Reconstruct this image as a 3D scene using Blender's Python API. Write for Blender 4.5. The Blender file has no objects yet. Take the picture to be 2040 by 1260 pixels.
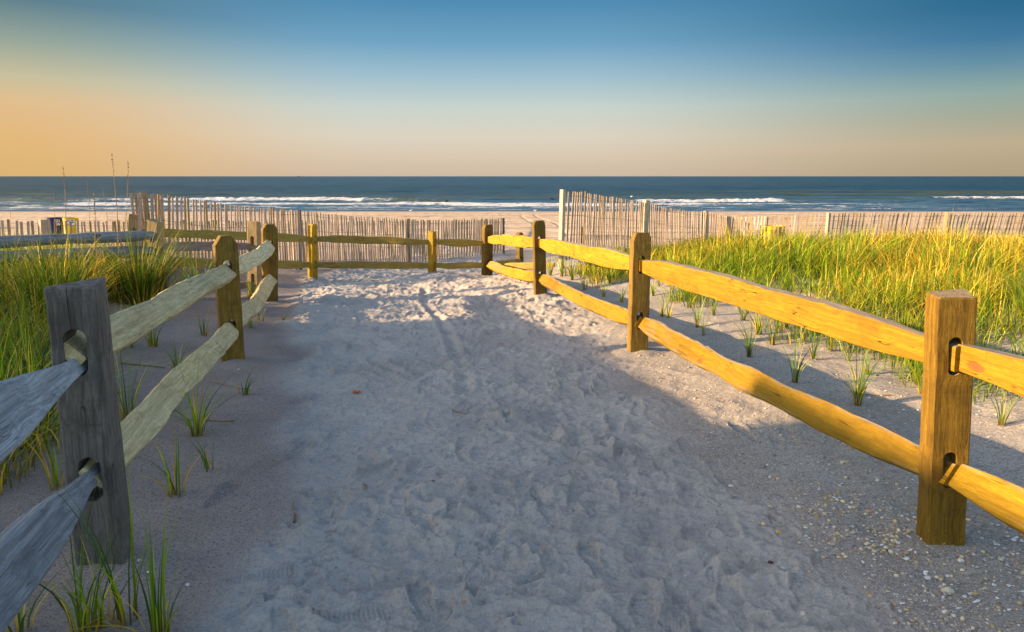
import bpy, bmesh, math, random
import numpy as np
from mathutils import Vector, Matrix
R = math.radians
random.seed(7)
rng = np.random.default_rng(7)
S = bpy.context.scene
COL = S.collection

# ------------------------------------------------------------------ camera
FPX, PPX, PPY, HOR, CAMH = 1350.0, 1020.0, 545.0, 351.5, 1.6   # of the 2040 x 1260 photograph
PITCH = math.atan((PPY - HOR) / FPX)
cam_d = bpy.data.cameras.new('camera')
cam = bpy.data.objects.new('camera', cam_d); COL.objects.link(cam)
cam_d.sensor_fit = 'HORIZONTAL'; cam_d.sensor_width = 36
cam_d.lens = FPX / 2040 * 36
cam_d.shift_y = -(630 - PPY) / 2040
cam_d.clip_start = .05; cam_d.clip_end = 60000
cam.location = (0, 0, CAMH)
cam.rotation_euler = (R(90) - PITCH, 0, 0)
S.camera = cam

# ------------------------------------------------------------------ sky, sun, exposure
SUN_EL = 15.0
SUN = Vector((-.99, -.12, 0)).normalized() * math.cos(R(SUN_EL)) + Vector((0, 0, math.sin(R(SUN_EL))))
def lin(*c):
    return tuple((v / 255 / 12.92) if v / 255 <= .04045 else ((v / 255 + .055) / 1.055) ** 2.4 for v in c)
W = bpy.data.worlds.new('World'); S.world = W; W.use_nodes = True
EXPO = 1.45
def build_world():
    nt = W.node_tree; nt.nodes.clear(); N = nt.nodes.new; L = nt.links.new
    out = N('ShaderNodeOutputWorld'); bg = N('ShaderNodeBackground'); L(bg.outputs[0], out.inputs[0])
    sky = N('ShaderNodeTexSky'); sky.sky_type = 'NISHITA'; sky.sun_disc = False
    sky.sun_elevation = R(SUN_EL); sky.sun_rotation = math.atan2(SUN.x, SUN.y)
    sky.dust_density = 1.5; sky.ozone_density = 1.5
    tc = N('ShaderNodeTexCoord'); sp = N('ShaderNodeSeparateXYZ'); L(tc.outputs['Generated'], sp.inputs[0])
    el = N('ShaderNodeMath'); el.operation = 'ARCSINE'; L(sp.outputs[2], el.inputs[0])      # elevation in radians
    def ramp(stops):
        mr = N('ShaderNodeMapRange'); mr.inputs[1].default_value = 0; mr.inputs[2].default_value = R(40)
        L(el.outputs[0], mr.inputs[0])
        r = N('ShaderNodeValToRGB'); e = r.color_ramp.elements; L(mr.outputs[0], r.inputs[0])
        for i, (d, c) in enumerate(stops):
            k = e[i] if i < 2 else e.new(d / 40)
            k.position = d / 40; k.color = (*lin(*c), 1)
        return r
    left = ramp([(0, (222, 180, 116)), (2.4, (228, 184, 122)), (5, (226, 190, 140)), (6.6, (202, 192, 156)), (9.0, (150, 165, 152)), (11.6, (92, 126, 140)), (40, (60, 100, 150))])
    mid = ramp([(0, (208, 186, 164)), (1.6, (218, 200, 176)), (3.2, (220, 211, 192)), (5.5, (202, 212, 205)), (8, (160, 192, 207)), (10.5, (114, 165, 196)), (14.5, (68, 132, 174)), (40, (40, 92, 150))])
    rite = ramp([(0, (178, 160, 130)), (2.2, (192, 174, 144)), (4, (166, 170, 150)), (5.6, (146, 170, 163)), (7.6, (98, 143, 164)), (9.2, (64, 120, 158)), (11.4, (42, 106, 142)), (40, (30, 84, 140))])
    az = N('ShaderNodeMath'); az.operation = 'ARCTAN2'; L(sp.outputs[0], az.inputs[0]); L(sp.outputs[1], az.inputs[1])
    def mr(src, a, b, c=0, d=1, smooth=True):
        m = N('ShaderNodeMapRange'); m.interpolation_type = 'SMOOTHSTEP' if smooth else 'LINEAR'
        for i, v in enumerate((a, b, c, d)): m.inputs[i + 1].default_value = v
        L(src, m.inputs[0]); return m.outputs[0]
    m1 = N('ShaderNodeMix'); m1.data_type = 'RGBA'
    L(mr(az.outputs[0], R(-38), R(-11)), m1.inputs[0]); L(left.outputs[0], m1.inputs[6]); L(mid.outputs[0], m1.inputs[7])
    m2 = N('ShaderNodeMix'); m2.data_type = 'RGBA'
    L(mr(az.outputs[0], R(4), R(38)), m2.inputs[0]); L(m1.outputs[2], m2.inputs[6]); L(rite.outputs[0], m2.inputs[7])
    # graded sky near the horizon goes over into the physical sky higher up
    k = N('ShaderNodeVectorMath'); k.operation = 'SCALE'; L(sky.outputs[0], k.inputs[0]); k.inputs[3].default_value = .118
    g = N('ShaderNodeVectorMath'); g.operation = 'SCALE'; L(m2.outputs[2], g.inputs[0]); g.inputs[3].default_value = 1 / 2 ** EXPO
    m3 = N('ShaderNodeMix'); m3.data_type = 'RGBA'
    ab = N('ShaderNodeMath'); ab.operation = 'ABSOLUTE'; L(az.outputs[0], ab.inputs[0])
    fx = N('ShaderNodeMath'); fx.operation = 'MAXIMUM'; L(mr(el.outputs[0], R(15), R(42)), fx.inputs[0]); L(mr(ab.outputs[0], R(48), R(80)), fx.inputs[1])
    L(fx.outputs[0], m3.inputs[0]); L(g.outputs[0], m3.inputs[6]); L(k.outputs[0], m3.inputs[7])
    L(m3.outputs[2], bg.inputs[0]); bg.inputs[1].default_value = 1.0
build_world()
sl = bpy.data.lights.new('sun', 'SUN'); sl.energy = 5.0; sl.angle = R(.55); sl.color = (1.0, .70, .40)
so = bpy.data.objects.new('sun', sl); COL.objects.link(so)
so.rotation_euler = SUN.to_track_quat('Z', 'Y').to_euler(); so.location = (-20, -8, 12)
S.view_settings.view_transform = 'Standard'; S.view_settings.look = 'None'
S.view_settings.exposure = EXPO; S.view_settings.gamma = 1.0; S.view_settings.use_curve_mapping = False

# ------------------------------------------------------------------ helpers
CP, SP = math.cos(PITCH), math.sin(PITCH)
def ray(px, py):
    u = (px - PPX) / FPX; v = -(py - PPY) / FPX
    return Vector((u, CP + v * SP, -SP + v * CP))
def at_y(px, py, Y):
    d = ray(px, py); return Vector((0, 0, CAMH)) + d * (Y / d.y)
def at_z(px, py, z=0.0):
    d = ray(px, py); return Vector((0, 0, CAMH)) + d * ((z - CAMH) / d.z)
def tag(o, label=None, cat=None, group=None, kind=None):
    if label: o['label'] = label
    if cat: o['category'] = cat
    if group: o['group'] = group
    if kind: o['kind'] = kind
    return o
def empty(name, loc=(0, 0, 0)):
    o = bpy.data.objects.new(name, None); COL.objects.link(o); o.location = loc; o.empty_display_size = .1; return o
def child(o, parent):
    """keep the world placement o already has"""
    o.parent = parent; o.matrix_parent_inverse = Matrix.Translation(-Vector(parent.location)); return o
def np_mesh(name, V, quads=None, tris=None, smooth=True):
    V = np.asarray(V, np.float32).reshape(-1, 3)
    me = bpy.data.meshes.new(name); me.vertices.add(len(V)); me.vertices.foreach_set('co', V.ravel())
    q = np.zeros((0, 4), np.int32) if quads is None else np.asarray(quads, np.int32)
    t = np.zeros((0, 3), np.int32) if tris is None else np.asarray(tris, np.int32)
    li = np.concatenate([q.ravel(), t.ravel()]); me.loops.add(len(li)); me.loops.foreach_set('vertex_index', li)
    st = np.concatenate([np.arange(len(q)) * 4, len(q) * 4 + np.arange(len(t)) * 3]).astype(np.int32)
    me.polygons.add(len(st)); me.polygons.foreach_set('loop_start', st)
    me.polygons.foreach_set('use_smooth', np.full(len(st), smooth))
    me.update(calc_edges=True); return me
def fattr(me, name, a):
    at = me.attributes.new(name, 'FLOAT', 'POINT'); at.data.foreach_set('value', np.asarray(a, np.float32).ravel())
def cattr(me, name, a):
    a = np.asarray(a, np.float32); a = np.concatenate([a, np.ones((len(a), 1), np.float32)], 1)
    at = me.attributes.new(name, 'FLOAT_COLOR', 'POINT'); at.data.foreach_set('color', a.ravel())
def mk(name, me, mat=None, parent=None):
    o = bpy.data.objects.new(name, me); COL.objects.link(o)
    if mat and not me.materials: me.materials.append(mat)
    if parent is not None: child(o, parent)
    return o
def bm_obj(name, bm, mat, parent=None, smooth=None):
    me = bpy.data.meshes.new(name); bm.to_mesh(me); bm.free()
    if smooth is not None:
        me.polygons.foreach_set('use_smooth', np.ones(len(me.polygons), bool)); me.set_sharp_from_angle(angle=R(smooth))
    return mk(name, me, mat, parent)

def _hash(ix, iy, seed):
    h = (ix.astype(np.int64) * 374761393 + iy.astype(np.int64) * 668265263 + seed * 982451653) & 0xffffffff
    h = ((h ^ (h >> 13)) * 1274126177) & 0xffffffff
    return ((h ^ (h >> 16)) & 0xffffff) / float(0xffffff)
def vn(x, y, s, seed=0):
    x = x / s; y = y / s; ix = np.floor(x); iy = np.floor(y); fx = x - ix; fy = y - iy
    fx = fx * fx * fx * (fx * (fx * 6 - 15) + 10); fy = fy * fy * fy * (fy * (fy * 6 - 15) + 10)
    a = _hash(ix, iy, seed); b = _hash(ix + 1, iy, seed); c = _hash(ix, iy + 1, seed); d = _hash(ix + 1, iy + 1, seed)
    return (a + (b - a) * fx) * (1 - fy) + (c + (d - c) * fx) * fy
def sstep(a, b, x):
    t = np.clip((x - a) / (b - a), 0, 1); return t * t * (3 - 2 * t)

# ------------------------------------------------------------------ materials
def new_mat(name):
    m = bpy.data.materials.new(name); m.use_nodes = True; nt = m.node_tree
    return m, nt, nt.nodes.new, nt.links.new, nt.nodes['Principled BSDF']
def noise(N, L, vec, scale, detail=4, rough=.55):
    n = N('ShaderNodeTexNoise'); n.inputs['Scale'].default_value = scale; n.inputs['Detail'].default_value = detail
    n.inputs['Roughness'].default_value = rough
    if vec is not None: L(vec, n.inputs['Vector'])
    return n.outputs['Fac']
def cramp(N, L, src, stops):
    r = N('ShaderNodeValToRGB'); e = r.color_ramp.elements; L(src, r.inputs[0])
    for i, (p, c) in enumerate(stops):
        k = e[i] if i < 2 else e.new(p)
        k.position = p; k.color = (*c, 1) if len(c) == 3 else c
    return r.outputs[0]
def vramp(N, L, src, a, b, c=0., d=1.):
    m = N('ShaderNodeMapRange'); L(src, m.inputs[0])
    for i, v in enumerate((a, b, c, d)): m.inputs[i + 1].default_value = v
    return m.outputs[0]
def mix(N, L, f, a, b, mode='MIX'):
    m = N('ShaderNodeMix'); m.data_type = 'RGBA'; m.blend_type = mode
    for i, v in ((0, f), (6, a), (7, b)):
        if isinstance(v, (int, float)): m.inputs[i].default_value = v
        elif isinstance(v, tuple): m.inputs[i].default_value = (*v, 1)
        else: L(v, m.inputs[i])
    return m.outputs[2]
def bump(N, L, h, dist, strength=1.0, prev=None):
    b = N('ShaderNodeBump'); b.inputs['Distance'].default_value = dist; b.inputs['Strength'].default_value = strength
    L(h, b.inputs['Height'])
    if prev is not None: L(prev, b.inputs['Normal'])
    return b.outputs[0]
def objvec(N, L, scale=(1, 1, 1)):
    tc = N('ShaderNodeTexCoord'); oi = N('ShaderNodeObjectInfo')
    mm = N('ShaderNodeMath'); mm.operation = 'MULTIPLY'; L(oi.outputs['Random'], mm.inputs[0]); mm.inputs[1].default_value = 37.
    ad = N('ShaderNodeVectorMath'); ad.operation = 'ADD'; L(tc.outputs['Object'], ad.inputs[0]); L(mm.outputs[0], ad.inputs[1])
    mp = N('ShaderNodeMapping'); L(ad.outputs[0], mp.inputs[0]); mp.inputs['Scale'].default_value = scale
    return mp.outputs[0], ad.outputs[0], oi.outputs['Random']

def wood(name, lo, hi, axis='X', knots=0.0, grey=(.30, .27, .23), top_grey=.0, end_dark=0., crack=.5, patch=None, stain=.35, knotcol=(.34, .10, .02)):
    m, nt, N, L, B = new_mat(name)
    sc = {'X': (.8, 21, 21), 'Z': (21, 21, .8)}[axis]
    v, raw, rnd = objvec(N, L, sc)
    wv = noise(N, L, raw, 2.2, 2); 
    ad = N('ShaderNodeVectorMath'); ad.operation = 'ADD'; L(v, ad.inputs[0])
    w2 = N('ShaderNodeMath'); w2.operation = 'MULTIPLY'; L(wv, w2.inputs[0]); w2.inputs[1].default_value = 1.6; L(w2.outputs[0], ad.inputs[1])
    grain = noise(N, L, ad.outputs[0], 2.6, 7, .68)
    fine = noise(N, L, ad.outputs[0], 16, 5, .7)
    col = cramp(N, L, grain, [(.36, lo), (.60, hi)])
    col = mix(N, L, vramp(N, L, fine, .42, .62, 0, .6), col, tuple(c * .8 for c in lo))
    blot = noise(N, L, raw, 3.1, 5, .6)
    col = mix(N, L, vramp(N, L, blot, .52, .72, 0, stain), col, tuple(c * .45 for c in lo))
    if patch: col = mix(N, L, vramp(N, L, noise(N, L, raw, 6.2, 4, .7), .60, .72, 0, .6), col, patch)
    # saw / adze marks across the grain
    v3, _, _ = objvec(N, L, {'X': (44, 2.2, 2.2), 'Z': (2.2, 2.2, 44)}[axis])
    saw = noise(N, L, v3, 1.4, 3, .6)
    col = mix(N, L, vramp(N, L, saw, .60, .78, 0, .45), col, tuple(c * .55 for c in lo))
    h = grain
    if knots:
        vo = N('ShaderNodeTexVoronoi'); vo.inputs['Scale'].default_value = 1.0
        vk, _, _ = objvec(N, L, {'X': (3.4, 7.5, 7.5), 'Z': (7.5, 7.5, 3.4)}[axis]); L(vk, vo.inputs['Vector'])
        sep = N('ShaderNodeSeparateColor'); L(vo.outputs['Color'], sep.inputs[0])
        gate = vramp(N, L, sep.outputs[0], 1 - knots, 1 - knots + .01)
        disc = vramp(N, L, vo.outputs['Distance'], .10, .16, 1, 0)
        f = N('ShaderNodeMath'); f.operation = 'MULTIPLY'; L(gate, f.inputs[0]); L(disc, f.inputs[1])
        kc = cramp(N, L, vo.outputs['Distance'], [(.0, tuple(c * .8 for c in knotcol)), (.09, knotcol), (.15, tuple(c * .45 for c in knotcol))])
        col = mix(N, L, f.outputs[0], col, kc)
    # long drying cracks
    vc, _, _ = objvec(N, L, {'X': (.9, 13, 13), 'Z': (13, 13, .9)}[axis])
    cn = noise(N, L, vc, 1.5, 3, .5)
    ck = N('ShaderNodeMath'); ck.operation = 'SUBTRACT'; L(cn, ck.inputs[0]); ck.inputs[1].default_value = .5
    ca = N('ShaderNodeMath'); ca.operation = 'ABSOLUTE'; L(ck.outputs[0], ca.inputs[0])
    gate2 = vramp(N, L, noise(N, L, raw, 4.4, 2), .50, .62)
    line = vramp(N, L, ca.outputs[0], .0, .011, 1, 0)
    cf = N('ShaderNodeMath'); cf.operation = 'MULTIPLY'; L(line, cf.inputs[0]); L(gate2, cf.inputs[1])
    cf2 = N('ShaderNodeMath'); cf2.operation = 'MULTIPLY'; L(cf.outputs[0], cf2.inputs[0]); cf2.inputs[1].default_value = crack
    col = mix(N, L, cf2.outputs[0], col, tuple(c * .12 for c in lo))
    if top_grey:
        ge = N('ShaderNodeNewGeometry'); s = N('ShaderNodeSeparateXYZ'); L(ge.outputs['True Normal'], s.inputs[0])
        gn = cramp(N, L, grain, [(.3, tuple(c * .55 for c in grey)), (.65, grey)])
        col = mix(N, L, vramp(N, L, s.outputs[2], .62, .88, 0, top_grey), col, gn)
    val = N('ShaderNodeHueSaturation'); L(col, val.inputs['Color']); L(vramp(N, L, rnd, 0, 1, .82, 1.16), val.inputs['Value'])
    L(val.outputs[0], B.inputs['Base Color']); B.inputs['Roughness'].default_value = .78
    B.inputs['Specular IOR Level'].default_value = .25
    inv = N('ShaderNodeMath'); inv.operation = 'SUBTRACT'; L(h, inv.inputs[0]); L(cf2.outputs[0], inv.inputs[1])
    b1 = bump(N, L, inv.outputs[0], .006, .8)
    b2 = bump(N, L, saw, .003, .6, b1)
    L(bump(N, L, fine, .0016, .7, b2), B.inputs['Normal'])
    return m
M = {}
M['rail_y'] = wood('yellow_rail_wood', (.26, .138, .005), (.40, .235, .010), 'X', knots=.16, top_grey=.85, stain=.5, crack=1.)
M['rail_o'] = wood('olive_rail_wood', (.26, .18, .03), (.46, .33, .08), 'X', knots=.12, top_grey=.5, grey=(.45, .38, .26))
M['rail_p'] = wood('pale_split_wood', (.48, .38, .18), (.82, .69, .38), 'X', knots=.05, top_grey=.0, stain=.35, patch=(.30, .21, .11))
M['rail_g'] = wood('grey_weathered_rail', (.17, .185, .20), (.40, .43, .46), 'X', knots=.10, knotcol=(.10, .09, .085), stain=.5)
M['rail_r'] = wood('reddish_grey_rail', (.22, .15, .12), (.38, .28, .24), 'X', knots=.08, knotcol=(.12, .07, .05))
M['post_y'] = wood('shaded_yellow_post_wood', (.12, .064, .005), (.28, .16, .014), 'Z', knots=.06, top_grey=.5, stain=.85, grey=(.42, .36, .26))  # shade put into the colour: darkened so the post fronts look unlit
M['post_lit'] = wood('sunlit_yellow_post_wood', (.34, .19, .010), (.56, .35, .025), 'Z', knots=.06, top_grey=.4, stain=.6)  # sunlight painted in: brighter copy of the yellow post wood for the far posts
M['post_b'] = wood('brown_post_wood', (.12, .070, .010), (.27, .165, .025), 'Z', knots=.06, top_grey=.3, stain=.7)
M['post_g'] = wood('grey_post_wood', (.085, .073, .060), (.215, .188, .160), 'Z', knots=.03, knotcol=(.08, .07, .06), stain=.5, crack=1)
M['post_t'] = wood('tan_weathered_post', (.27, .18, .08), (.46, .33, .16), 'Z', knots=.10, knotcol=(.16, .08, .03), stain=.7)
M['slat'] = wood('weathered_slat', (.37, .275, .195), (.62, .48, .36), 'Z', knots=.05, knotcol=(.10, .06, .04), stain=.35, crack=.3)
M['slat2'] = wood('tan_slat', (.30, .20, .09), (.50, .36, .19), 'Z', knots=.05, knotcol=(.10, .06, .04), stain=.35, crack=.3)
M['picket_post'] = wood('pale_fence_post', (.42, .33, .21), (.66, .54, .37), 'Z', knots=.04, stain=.25)
def plain(name, c, rough=.6, metal=0., spec=.4, grain=.0, scale=20):
    m, nt, N, L, B = new_mat(name)
    v, raw, rnd = objvec(N, L)
    n = noise(N, L, raw, scale, 5)
    L(cramp(N, L, n, [(.3, tuple(x * (1 - grain) for x in c)), (.7, tuple(min(1, x * (1 + grain)) for x in c))]), B.inputs['Base Color'])
    B.inputs['Roughness'].default_value = rough; B.inputs['Metallic'].default_value = metal; B.inputs['Specular IOR Level'].default_value = spec
    return m
M['wire'] = plain('rusty_wire', (.10, .07, .05), .6, .3, grain=.4)
def attr_mat(name, rough=.6, trans=0., spec=.3, bscale=0):
    m, nt, N, L, B = new_mat(name)
    a = N('ShaderNodeAttribute'); a.attribute_name = 'Col'
    L(a.outputs['Color'], B.inputs['Base Color']); B.inputs['Roughness'].default_value = rough
    B.inputs['Specular IOR Level'].default_value = spec
    if trans:
        t = N('ShaderNodeBsdfTranslucent'); L(a.outputs['Color'], t.inputs['Color'])
        mx = N('ShaderNodeMixShader'); mx.inputs[0].default_value = trans
        L(B.outputs[0], mx.inputs[1]); L(t.outputs[0], mx.inputs[2]); L(mx.outputs[0], nt.nodes['Material Output'].inputs[0])
    if bscale:
        tc = N('ShaderNodeTexCoord'); L(bump(N, L, noise(N, L, tc.outputs['Object'], bscale, 4), .002, .6), B.inputs['Normal'])
    return m
M['grass'] = attr_mat('beach_grass_blades', .5, .38, .25)
M['stone'] = attr_mat('pebble_and_shell', .55, 0, .35, 150)
M['straw'] = attr_mat('dry_stalks', .7, .2, .2)

# ------------------------------------------------------------------ terrain
SEA_Z, SHORE_Y = -4.4, 118.0
CPTS = []
def cp(x, y, z): CPTS.append((x, y, z))
def post_base(px, py, Y):
    p = at_y(px, py, Y); cp(p.x, p.y, p.z); return p
PB = {}
PB['R1'] = at_z(1872, 1082, 0); PB['R2'] = at_z(1269, 708, 0); PB['L1'] = at_z(212, 1118, 0); PB['L2'] = at_z(464, 722, 0)
for k in ('R1', 'R2', 'L1', 'L2'): cp(*PB[k])
for k, a in dict(R3=(1076, 594, 9.4), R4=(970, 557, 13.0), R5=(861, 547, 12.8), R6=(623, 559, 12.5), L3=(538, 600, 9.4),
                 L3b=(508, 590, 9.9), L5=(310, 598, 9.3)).items():
    PB[k] = post_base(*a)
PB['C'] = Vector((-6.1, 11.0, -.10)); cp(*PB['C'])
for a in [(-6.2, 11.2, .04), (-4.8, 15, -.42), (-3.2, 19.6, -.85), (.83, 11.5, .05), (2.95, 15, -.15), (5.2, 18, -.55), (6.4, 20, -.8),
          (8.7, 18.7, -.62), (12.2, 19, -.66), (17, 19, -.6), (24, 19, -.6), (0, 0, 0), (0, 2.2, -.01), (0, 4, 0), (0, 7, -.03), (-1, 11, -.21), (-2, 13, -.40),
          (3.2, 2.5, 0.10), (2.5, 4.3, .09), (4.2, 5, .26), (2.6, 7.5, .13), (3.8, 7.0, .24), (3, 9.5, .20), (6, 9, .36), (5, 13, .15), (9, 13, .06), (13, 14, .03), (11, 7, .45), (18, 10, .2), (8, 3, .42),
          (-3.2, 3.6, .08), (-4.6, 6, .2), (-6, 8.6, .2), (-8, 7, .34), (-9.4, 12.5, -.38), (-13, 13, -.4), (-11, 5, .45), (-3.6, 1.2, .10), (-16, 17, -.6), (-20, 8, .3),
          (0, 18, -.68), (0, 22, -.72), (-7, -4, .2), (7, -4, .1), (0, -6, 0), (0, -15, 0), (20, -12, .1), (-20, -12, .1), (-12, 22, -.72), (12, 24, -.78), (24, 26, -.85), (-24, 26, -.85)]:
    cp(*a)
CA = np.array(CPTS)
def _phi(r): return np.where(r > 1e-9, r, 0)      # biharmonic in 3-D: stays tame between points
_A = _phi(np.hypot(CA[:, 0][:, None] - CA[:, 0], CA[:, 1][:, None] - CA[:, 1])) ; _n = len(CA)
_Pm = np.concatenate([np.ones((_n, 1)), CA[:, :2]], 1)
_Mx = np.block([[np.sqrt(_A ** 2 + .35) , _Pm], [_Pm.T, np.zeros((3, 3))]])
_w = np.linalg.solve(_Mx, np.concatenate([CA[:, 2], np.zeros(3)]))
def base_z(x, y):
    x = np.asarray(x, float); y = np.asarray(y, float)
    sh = x.shape; x = x.ravel(); y = y.ravel()
    xc = np.clip(x, -26, 26); yc = np.clip(y, -16, 27)
    z = np.full(x.shape, _w[_n]) + _w[_n + 1] * xc + _w[_n + 2] * yc
    for i in range(_n): z = z + _w[i] * np.sqrt((xc - CA[i, 0]) ** 2 + (yc - CA[i, 1]) ** 2 + .35)
    beach = -.62 - .0388 * (y - 20)
    beach = np.maximum(beach, -8)
    t = sstep(17, 26, y)
    return (z * (1 - t) + beach * t).reshape(sh)
def worley(x, y, s, seed, jx=1.0):
    # squared distance to the nearest random point: shallow bowls that meet in crisp crests
    x = x / s; y = y / s; ix = np.floor(x); iy = np.floor(y); best = np.full(x.shape, 9.)
    for a in (-1, 0, 1):
        for b in (-1, 0, 1):
            cx = ix + a; cy = iy + b
            dx = cx + _hash(cx, cy, seed) - x; dy = cy + _hash(cx, cy, seed + 1) - y
            best = np.minimum(best, dx * dx + dy * dy)
    return np.minimum(best, 1.0)
# the trodden path: left and right edges by distance
def path_edges(y):
    l = np.interp(y, [0, 2.2, 3.2, 4.6, 6, 9, 11, 13, 16], [-1.0, -1.0, -1.15, -1.5, -1.9, -3.0, -3.4, -4.0, -4])
    r = np.interp(y, [0, 2.2, 3.0, 4.2, 6, 9, 11, 13, 16], [1.45, 1.35, 1.15, .95, .9, .75, .4, .0, -.3])
    return l, r
def path_mask(x, y):
    l, r = path_edges(y); wob = (vn(x, y, .5, 3) - .5) * .35
    return sstep(-.18, .14, x - l + wob) * sstep(-.25, .25, r - x + wob)
def dunes(x, y):
    pm = path_mask(x, y); near = 1 - sstep(15, 24, y)
    z = (vn(x, y, 1.7, 11) - .5) * .10 * (1 - pm) * near + (vn(x, y, .6, 12) - .5) * .03 * (1 - .6 * pm) * near
    return z
def ground(x, y):
    x = np.asarray(x, float); y = np.asarray(y, float); return base_z(x, y) + dunes(x, y)
def gz(x, y): return float(ground(np.array([x]), np.array([y]))[0])

th = np.unique(np.concatenate([np.linspace(-180, -48, 50), np.linspace(-48, -40, 24), np.linspace(-40, 40, 760), np.linspace(40, 48, 24), np.linspace(48, 180, 50)[:-1]]))
rr = np.concatenate([[.05, .4, .8, 1.2, 1.5, 1.75], np.exp(np.linspace(math.log(1.95), math.log(6), 430)), np.exp(np.linspace(math.log(6.02), math.log(15.5), 190)),
                     np.exp(np.linspace(math.log(15.6), math.log(170), 300)), [220, 300, 500, 900, 2000]])
TH, RR = np.meshgrid(np.radians(th), rr)
GX = np.sin(TH) * RR; GY = np.cos(TH) * RR
GZ = ground(GX, GY)
PM = path_mask(GX, GY) * (GY > -3)
def build_relief():
    Z = np.zeros_like(GX)
    near = (RR < 15.6)
    amp = np.clip((GY - 1) / 3, .5, 1)
    x, y = GX, GY
    # churned dry sand: many overlapping hollows with soft pushed-up rims
    wx = x + (vn(x, y, .23, 21) - .5) * .26 + (vn(x, y, .06, 32) - .5) * .05; wy = y + (vn(x, y, .23, 22) - .5) * .26 + (vn(x, y, .06, 33) - .5) * .05
    r1 = 1 - np.abs(2 * vn(wx * .7, wy, .13, 23) - 1); r2 = 1 - np.abs(2 * vn(wx * .6 + 5, wy, .062, 24) - 1)
    farb = 1 + 1.6 * sstep(5.5, 9, y)
    fw = (RR < 16)
    w2x = x + (vn(x, y, .11, 34) - .5) * .07; w2y = y + (vn(x, y, .11, 35) - .5) * .07
    mod = .35 + 1.1 * vn(x, y, .5, 36)
    Z += PM * fw * mod * (worley(wx * .75, wy, .18, 37) * .052 + worley(w2x * .6, w2y * 1.1, .09, 39) * .044 + worley(w2x * .6, wy, .042, 47) * .022 * (RR < 6)) * (1 - .6 * sstep(5.5, 9, y))
    Z += PM * (r1 ** 3 * .0095 + r2 ** 3 * .0068 + (1 - np.abs(2 * vn(wx * .6, wy, .033, 29) - 1)) ** 3 * .0036 * (RR < 6)) * farb + PM * (vn(x, y, .33, 25) - .5) * .022 * farb
    Z += (1 - PM) * fw * (worley(wx, wy, .34, 53) * .030 * vn(x, y, .8, 54) + worley(w2x, w2y, .12, 55) * .010 * vn(x, y, .4, 56))
    Z += (1 - PM) * ((vn(x, y, .09, 26) - .5) * .006 + (vn(x, y, .03, 27) - .5) * .0035) * near
    Z += (vn(x, y, .016, 28) - .5) * .0016 * near * (RR < 7)
    tr = np.radians(th)
    def stamp(cx, cy, ang, ln, wd, kind, depth):
        r = math.hypot(cx, cy); t = math.atan2(cx, cy); h = ln * .85
        i0, i1 = np.searchsorted(rr, [r - h, r + h]); j0, j1 = np.searchsorted(tr, [t - h / r, t + h / r])
        if i1 - i0 < 2 or j1 - j0 < 2: return
        X = GX[i0:i1, j0:j1] - cx; Y = GY[i0:i1, j0:j1] - cy
        u = X * math.cos(ang) + Y * math.sin(ang); v = -X * math.sin(ang) + Y * math.cos(ang)
        z = Z[i0:i1, j0:j1]
        if kind == 'paw':
            s = ln
            for (pu, pv, pr) in ((-.12, 0, .24), (.22, -.2, .12), (.32, -.07, .12), (.32, .08, .12), (.22, .21, .12)):
                q = np.hypot(u - pu * s, (v - pv * s)) / (pr * s)
                z += -depth * (1 - sstep(.5, 1.05, q)) + depth * .25 * np.exp(-((q - 1.25) / .25) ** 2)
            return
        a = u / (ln / 2)
        if kind == 'hole':
            q = np.sqrt(a ** 2 + (v / (wd / 2)) ** 2) + (vn(X + cx, Y + cy, .04, 31) - .5) * .5
            z += -depth * (1 - sstep(.15, 1.0, q)) * (1 + .5 * a) + depth * .42 * np.exp(-((q - 1.15) / .22) ** 2) * (.6 - .5 * a)
            return
        hw = wd / 2 * (.80 + .20 * np.cos((a - .45) * 2.6) - .16 * np.exp(-((a + .15) / .28) ** 2)) * np.sqrt(np.clip(1 - np.abs(a) ** 3.2, 0.0001, 1))
        q = np.maximum(np.abs(v + .006 * np.sin(a * 2)) / np.maximum(hw, 1e-4), np.abs(a) ** 1.0)
        inside = 1 - sstep(.86, 1.02, q)
        z -= .7 * inside * (z - float(z.mean()))
        z += -depth * inside + depth * .55 * np.exp(-((np.clip(q, 0, 3) - 1.14) / .12) ** 2) * (.75 + .35 * np.sin(a * 3))
        if kind == 'shoe' and r < 6:
            p = .018
            pat = np.sin(u / p * 6.283 + .8 * np.sin(v / .014)) if (int(cx * 977) % 3) else np.sin((u + v) / p * 4.5) * np.sin((u - v) / p * 4.5)
            z += inside * pat * .0034
        elif kind == 'bare':
            z += -inside * depth * .5 * (np.exp(-((a - .5) / .3) ** 2) + np.exp(-((a + .65) / .25) ** 2))
    r_ = random.Random(5)
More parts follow.
